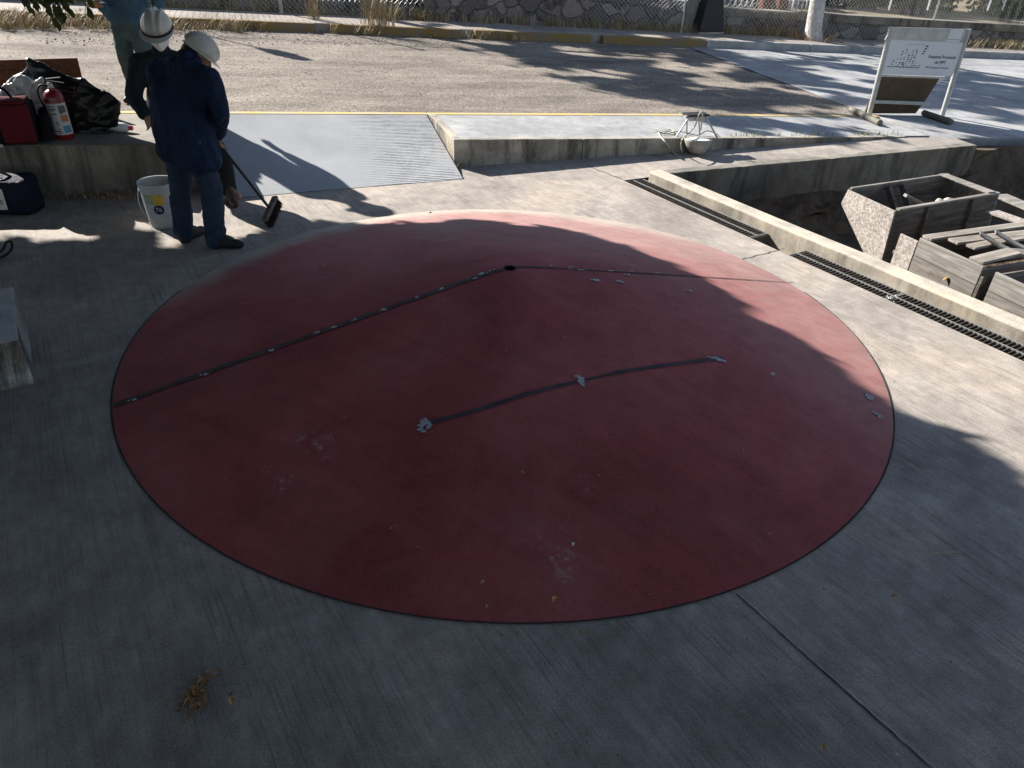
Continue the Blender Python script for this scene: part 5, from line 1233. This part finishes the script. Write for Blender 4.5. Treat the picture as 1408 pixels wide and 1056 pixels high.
hand(body, wrR, V((-.25, .25, -.9)), V((-.6, .6, .1)), .9, .95); hand(body, wrL, V((.12, .05, -1)), V((.7, .3, 0)), .9)
blob('body', body, M['skin'], pa, voxel=.0075, smooth=1)
hem = V((0, 0, -.16))
jk = [[(shL + V((0, 0, -.01)), .085), (shR + V((0, 0, -.01)), .085), (nk + V((-.03, -.02, -.05)), .09), (V((-2.63, 5.72, 1.12)), .15), (V((-2.56, 5.78, 1.1)), .16)], [(V((-2.66, 5.72, 1.15)), .155), (V((-2.57, 5.74, 1.12)), .155), (hipL + hem + V((-.03, 0, .02)), .145), (hipR + hem + V((.04, 0, 0)), .145)],
      [(shR, .085), (elR, .068)], [(elR, .069), (wrR + (elR - wrR) * .05, .060)], [(shL, .09), (elL, .072)], [(elL, .072), (wrL + (elL - wrL) * .06, .058)], [(nk, .085), (nk + (hd_ - nk) * .25, .078)]]
sh_ = blob('shirt', jk, M['navy'], pa, voxel=.012, smooth=2, wr=.020, ws=8, stretch=(1.5, 1.5, .5))
ca_, cb_ = shL.lerp(shR, .5), V((-2.60, 5.55, .80))
blob('collar', [[(nk + V((-.06, -.03, -.005)), .030), (nk + V((-.02, -.085, -.02)), .028), (nk + V((.06, -.06, -.01)), .028)], [(nk + V((.06, -.06, -.01)), .028), (nk + V((.09, .02, .0)), .026)]], M['navy'], pa, voxel=.009, smooth=2, wr=.004, ws=14)
for w_, e_ in ((wrR, elR), (wrL, elL)): blob('cuff', [[(w_ + (e_ - w_) * .05, .062), (w_ + (e_ - w_) * .16, .066)]], M['navy'], pa, voxel=.010, smooth=1, wr=.004, ws=16)
tr_ = [[(hipL + V((0, 0, -.02)), .13), (hipR + V((0, 0, -.02)), .13), (knL + V((0, 0, .25)), .10), (knR + V((0, 0, .25)), .10)], [(hipL + V((0, 0, -.1)), .12), (knL, .088)], [(knL, .088), (anL + V((0, -.02, -.035)), .082)], [(hipR + V((0, 0, -.1)), .12), (knR, .088)], [(knR, .088), (anR + V((0, -.01, -.035)), .083)]]
blob('trousers', tr_, M['jeans'], pa, voxel=.011, smooth=2, wr=.016, ws=9, stretch=(1, 1, 1.4))
for a_, d_ in ((V((anL.x, anL.y - .05, 0)), (.35, .9, 0)), (V((anR.x - .03, anR.y - .03, 0)), (.96, .1, 0))):
    bt = []; boot(bt, a_, d_); blob('boot', bt, M['shoe'], pa, voxel=.010, smooth=2)
blob('hair', [[(hd_ - Hf.normalized() * .035 + Hu * .0, .092), (hd_ - Hf.normalized() * .05 - Hu * .05, .07)]], M['hair'], pa, voxel=.010, smooth=1, wr=.004, ws=40)
helmet(pa, hd_ + Hu.normalized() * .030, Hf, Hu, True, 0.88)
m = MB(); m.bar(shL.lerp(shR, .5) + V((-.02, -.19, -.02)), V((-2.60, 5.55, .80)), .008, .006, V((0, 1, 0)))
# ---- broom
hb = gz(377, 304); hb = V((hb.x, hb.y, 0)); br = thing('broom', 'long handled push broom with a dark bristle head resting on the paving', 'broom', hb)
htop = gy(292, 186, 5.98); hc = gy(371, 287, 6.22)
m = MB(); m.tube([htop, hc], .0125, 10); m.build('handle', M['rubber'], br, smooth='auto')
ha, hb2 = gy(374, 283, 6.26), gy(369, 298, 6.14); hd3 = (hb2 - ha).normalized(); ha2 = hc + V((.02, .05, .03)); 
wd = V((-.12, -.9, -.42)).normalized()
c0_ = hc - wd * .15; c1_ = hc + wd * .15; bn = ((hc - htop).normalized() - wd * (hc - htop).normalized().dot(wd)).normalized()
m = MB(); m.bar(c0_, c1_, .055, .03, bn); m.build('block', M['wooddk'], br, bevel=.005)
m = MB(); side_ = wd.cross(bn).normalized()
random.seed(5)
for _ in range(520):
    a = hc + wd * random.uniform(-.145, .145) + side_ * random.uniform(-.024, .024) + bn * .012; d_ = (bn + side_ * random.uniform(-.28, .28) + wd * random.uniform(-.12, .12)).normalized(); m.tube([a, a + d_ * random.uniform(.065, .09)], [.0028, .0018], 3, False)
m.open = True; m.build('bristles', M['bristle'], br)

# ---- man with mask, facing the camera, head bowed
hB_ = gy(218, 44, 6.82); Bf = V((.14, -.86, -.40)); Bu = V((.10, -.40, .86))
fB1, fB2 = gz(318, 277), gz(283, 262)
pb = thing('person', 'man in black with white mask and ridged helmet, standing behind the man in navy', 'person', (fB1 + fB2) / 2)
sBL, sBR = gy(194, 88, 6.92), gy(262, 92, 6.98); eB, wB = gy(183, 130, 6.78), gy(200, 160, 6.62); eB2, wB2 = gy(282, 140, 6.85), gy(272, 182, 6.68)
hp1, hp2 = gy(228, 160, 7.08), gy(268, 165, 7.05); kB1, kB2 = gy(306, 222, 6.84), gy(270, 215, 6.9); aB1, aB2 = V((fB1.x - .02, fB1.y + .04, .11)), V((fB2.x, fB2.y + .03, .11))
ch = gy(232, 105, 6.98); nB = gy(222, 72, 6.93)
body = [[(hp1, .1), (hp2, .1), (ch, .12)], [(ch, .12), (sBL, .07), (sBR, .07)], [(nB, .055), (hB_, .05)], [(hp2, .085), (kB1, .06)], [(kB1, .055), (aB1, .042)], [(hp1, .085), (kB2, .06)], [(kB2, .055), (aB2, .042)], [(sBL, .055), (eB, .042)], [(eB, .042), (wB, .028)], [(sBR, .055), (eB2, .042)], [(eB2, .042), (wB2, .028)], [(aB1, .04), (aB1 + V((.1, -.06, -.05)), .035)], [(aB2, .04), (aB2 + V((.1, -.06, -.05)), .035)]] + head_pieces(hB_, Bf, Bu)
hand(body, wB, (wB - eB), V((.6, -.2, .3)), .5); hand(body, wB2, (wB2 - eB2), V((-.6, -.2, .3)), .5)
blob('body', body, M['skin'], pb, voxel=.0075, smooth=1)
blob('jacket', [[(sBL, .10), (sBR, .10), (ch, .17), (nB + V((0, .02, -.06)), .1)], [(ch, .18), (hp1 + V((-.02, 0, 0)), .14), (hp2 + V((.02, 0, 0)), .14)], [(sBL, .10), (eB, .078)], [(eB, .078), (wB.lerp(eB, .1), .06)], [(sBR, .1), (eB2, .078)], [(eB2, .078), (wB2.lerp(eB2, .1), .06)], [(nB, .08), (nB.lerp(hB_, .25), .07)]], M['blackcloth'], pb, voxel=.014, smooth=3, wr=.014, ws=7, stretch=(1.2, 1.2, .6))
blob('trousers', [[(hp1, .13), (hp2, .13), (kB1.lerp(hp2, .6), .1), (kB2.lerp(hp1, .6), .1)], [(hp2, .12), (kB1, .09)], [(kB1, .09), (aB1, .078)], [(hp1, .12), (kB2, .09)], [(kB2, .09), (aB2, .078)]], M['blackpants'], pb, voxel=.013, smooth=3, wr=.012, ws=8)
for a_, d_ in ((V((aB1.x, aB1.y, 0)), (.5, -.85, 0)), (V((aB2.x, aB2.y, 0)), (.5, -.85, 0))):
    bt = []; boot(bt, a_, d_); blob('boot', bt, M['shoebrown'], pb, voxel=.010, smooth=2)
fn, un = Bf.normalized(), (Bu - Bf.normalized() * Bu.dot(Bf.normalized())).normalized(); rn = fn.cross(un)
blob('hair', [[(hB_ - fn * .035 + un * .01, .094), (hB_ - fn * .05 - un * .05, .07)]], M['hair'], pb, voxel=.010, smooth=1)
hmB = helmet(pb, hB_ + un * .045 + fn * .005, Bf, Bu, True)
blob('mask', [[(hB_ + fn * .105 - un * .035, .022), (hB_ + fn * .07 - un * .10, .032), (hB_ + fn * .045 - un * .05 + rn * .05, .035), (hB_ + fn * .045 - un * .05 - rn * .05, .035), (hB_ + fn * .07 - un * .005, .045)]], M['mask'], pb, voxel=.007, smooth=2)
m = MB(); m.open = True; pts_ = []
for k in range(25):
    a = rad(-100 + 200 * k / 24); pts_.append(hB_ + un * .050 + fn * (.158 * math.cos(a) + .006) + rn * (.133 * math.sin(a)))
vs = [p - un * .018 for p in pts_] + [p + un * .014 for p in pts_]; m.add(vs, [(k, k + 1, 25 + k + 1, 25 + k) for k in range(24)]); gb = m.build('goggle_band', M['rubber'], pb, smooth=True); so = gb.modifiers.new('t', 'SOLIDIFY'); so.thickness = .006; so.offset = 1

# ---- man in the blue jacket standing by the road
Yc_ = 8.95
def PC(px, py, dy=0): return gy(px, py, Yc_ + dy)
foot = S(-3.05, 1.75, 0); foot = V((-4.42, 8.85, S(-3.2, 1.5).z))
pc = thing('person', 'man in a blue jacket standing by the road, head outside the picture', 'person', foot)
gzc = foot.z
hc1, hc2 = foot + V((-.11, .05, .90)), foot + V((.11, .0, .90)); k1, k2 = foot + V((-.12, .02, .48)), foot + V((.12, -.03, .48)); a1_, a2_ = foot + V((-.12, .06, .09)), foot + V((.12, .04, .09))
cc = foot + V((.06, -.0, 1.2)); s1, s2 = foot + V((-.16, .02, 1.40)), foot + V((.26, .0, 1.40)); nc = foot + V((.07, -.02, 1.48)); hC = foot + V((.10, -.06, 1.63))
e1_, w1_ = PC(153, 20, -.12), PC(140, 9, -.34); e2_, w2_ = foot + V((.36, .08, 1.14)), foot + V((.30, .12, .92))
body = [[(hc1, .1), (hc2, .1), (cc, .12)], [(cc, .12), (s1, .07), (s2, .07)], [(nc, .055), (hC, .05)], [(hc1, .085), (k1, .06)], [(k1, .055), (a1_, .042)], [(hc2, .085), (k2, .06)], [(k2, .055), (a2_, .042)], [(s1, .055), (e1_, .042)], [(e1_, .042), (w1_, .028)], [(s2, .055), (e2_, .042)], [(e2_, .042), (w2_, .028)], [(a1_, .04), (a1_ + V((0, -.1, -.05)), .035)], [(a2_, .04), (a2_ + V((.02, -.1, -.05)), .035)]] + head_pieces(hC, V((-.3, -.9, -.3)), V((-.1, -.3, .9)))
hand(body, w1_, V((-.9, -.25, .25)), V((0, -.2, 1)), .35); hand(body, w2_, w2_ - e2_, V((-.5, -.2, .5)), .6)
blob('body', body, M['skin'], pc, voxel=.0075, smooth=1)
blob('jacket', [[(s1, .10), (s2, .10), (cc, .17), (nc - V((0, 0, .06)), .09)], [(cc, .175), (hc1 + V((.02, 0, .0)), .145), (hc2, .145)], [(s1, .1), (e1_, .08)], [(e1_, .082), (w1_.lerp(e1_, .15), .058)], [(s2, .1), (e2_, .078)], [(e2_, .078), (w2_.lerp(e2_, .1), .058)], [(nc, .078), (nc.lerp(hC, .25), .07)]], M['teal'], pc, voxel=.014, smooth=3, wr=.016, ws=8, stretch=(1.2, 1.2, .7))
blob('trousers', [[(hc1, .13), (hc2, .13), (k1.lerp(hc1, .6), .1), (k2.lerp(hc2, .6), .1)], [(hc1, .12), (k1, .092)], [(k1, .092), (a1_, .08)], [(hc2, .12), (k2, .092)], [(k2, .092), (a2_, .08)]], M['tealpants'], pc, voxel=.013, smooth=3, wr=.014, ws=9)
for a_, d_ in ((V((a1_.x, a1_.y, gzc)), (-.1, -1, 0)), (V((a2_.x, a2_.y, gzc)), (.1, -1, 0))):
    bt = []; boot(bt, a_, d_); blob('boot', bt, M['shoe'], pc, voxel=.010, smooth=2)
blob('hair', [[(hC + V((.0, .03, .02)), .094), (hC + V((0, .05, -.04)), .07)]], M['hair'], pc, voxel=.010, smooth=1)
helmet(pc, hC + V((0, 0, .045)), V((-.3, -.9, -.3)), V((-.1, -.3, .9)), True)

# ================================================================== LITTER
def dry_leaf(px, py, L, mt, label, on=gd, z=.006):
    p = on(px, py); p = V((p.x, p.y, p.z + z)); a = random.uniform(0, 6.283); d = V((math.cos(a), math.sin(a), 0)); s = V((-d.y, d.x, 0)); m = MB(); m.open = True; n = 6; vs = []
    for i in range(n + 1):
        u = i / n; w_ = L * .28 * math.sin(math.pi * min(1, u * .95 + .03)) + .0005; q = p + d * (u - .5) * L + V((0, 0, .012 * math.sin(u * 3.1) * L / .05))
        vs += [q - s * w_ + V((0, 0, w_ * .9)), q, q + s * w_ + V((0, 0, w_ * .7))]
    fs = []
    for i in range(n): b = i * 3; fs += [(b, b + 1, b + 4, b + 3), (b + 1, b + 2, b + 5, b + 4)]
    m.add(vs, fs); o = m.build('dry_leaf', M[mt], loc=p); return setp(o, label, 'leaf', 'dry leaves lying about')
random.seed(21)
dry_leaf(762, 826, .032, 'dryyellow', 'curled yellow leaf near the front edge of the red dome')
dry_leaf(670, 836, .022, 'dry', 'small brown leaf at the front edge of the red dome, left of the yellow one')
dry_leaf(664, 803, .026, 'dry', 'narrow brown leaf on the red dome, above the two at the front edge')
dry_leaf(718, 652, .025, 'dry', 'tiny pale leaf in the middle of the red dome')
dry_leaf(788, 750, .022, 'plasticw', 'tiny white scrap on the front of the red dome')
dry_leaf(795, 872, .03, 'dry', 'small brown leaf on the paving just in front of the red dome', gz)
dry_leaf(320, 966, .04, 'dry', 'brown leaf on the paving right of the leaf heap', gz)
dry_leaf(592, 296, .05, 'bark', 'small dark leaf on the sunlit paving behind the red dome', gz)
dry_leaf(1230, 822, .035, 'dry', 'pale narrow leaf on the shaded paving at the right', gz)
dry_leaf(1130, 1028, .03, 'dry', 'brown leaf near the bottom edge right of the joint', gz)
dry_leaf(1302, 384, .07, 'dryyellow', 'yellow leaf lodged against the front of the plank box', lambda x, y: V(vp(x, y, gz(1265, 327, .1), gz(1352, 367, .1))), -.012)
P = [gz(1225, 412) + V((random.gauss(0, .03), random.gauss(0, .03), .012)) for _ in range(14)]
pebbles('white_crumbs', [tuple(p) for p in P], .003, .009, M['mask'], 'white crumbs on the edge of the drain grating')
# twig
m = MB(); m.tube(spline([gz(1268, 766, .006), gz(1290, 760, .01), gz(1320, 759, .006)], 12), .002, 5); setp(m.build('twig', M['straw']), 'thin pale straw lying on the shaded paving at the right', 'straw')
# heap of leaves
vs = []; fs = []; hp = gz(270, 955)
for i in range(150):
    r_ = abs(random.gauss(0, .030)); a = random.uniform(0, 6.283); c = hp + V((math.cos(a) * r_ * .8 + .0, math.sin(a) * r_ * 1.7, max(.004, .035 - r_ * .5) * random.random() + .004))
    d = V((random.uniform(-1, 1), random.uniform(-1, 1), random.uniform(-.4, .6))).normalized(); s = d.cross(V((random.uniform(-.4, .4), random.uniform(-.4, .4), 1))).normalized(); L = random.uniform(.006, .022); W = L * random.uniform(.12, .42)
    k = len(vs); vs += [c - d * L, c + s * W + V((0, 0, .003)), c + d * L, c - s * W + V((0, 0, .003))]; fs.append((k, k + 1, k + 2, k + 3))
for i in range(45):
    c = hp + V((random.gauss(.02, .07), random.gauss(.0, .06), .004)); d = V((random.uniform(-1, 1), random.uniform(-1, 1), random.uniform(-.1, .3))).normalized(); s = d.cross(V((0, 0, 1))).normalized(); L = random.uniform(.003, .013); W = L * random.uniform(.3, .6); k = len(vs); vs += [c - d * L, c + s * W, c + d * L + V((0, 0, .003)), c - s * W]; fs.append((k, k + 1, k + 2, k + 3))
for i in range(130):
    if i < 70:
        a = rad(random.uniform(170, 372)); r_ = DR + abs(random.gauss(.02, .05)); c = V((DC.x + r_ * math.cos(a), DC.y + r_ * math.sin(a), .005))
    else:
        c = gd(random.uniform(40, 1380), random.uniform(420, 1050)); c.z += .004
    d = V((random.uniform(-1, 1), random.uniform(-1, 1), random.uniform(-.05, .2))).normalized(); s = d.cross(V((0, 0, 1))).normalized(); L = random.uniform(.002, .010); W = L * random.uniform(.25, .6); k = len(vs); vs += [c - d * L, c + s * W, c + d * L + V((0, 0, .002)), c - s * W]; fs.append((k, k + 1, k + 2, k + 3))
m = MB(); m.open = True; m.add(vs, fs); setp(m.build('leaf_litter', M['dry'], loc=hp), 'crumbled brown leaves, heaped at the lower left and strewn over the paving', 'leaves', kind='stuff')
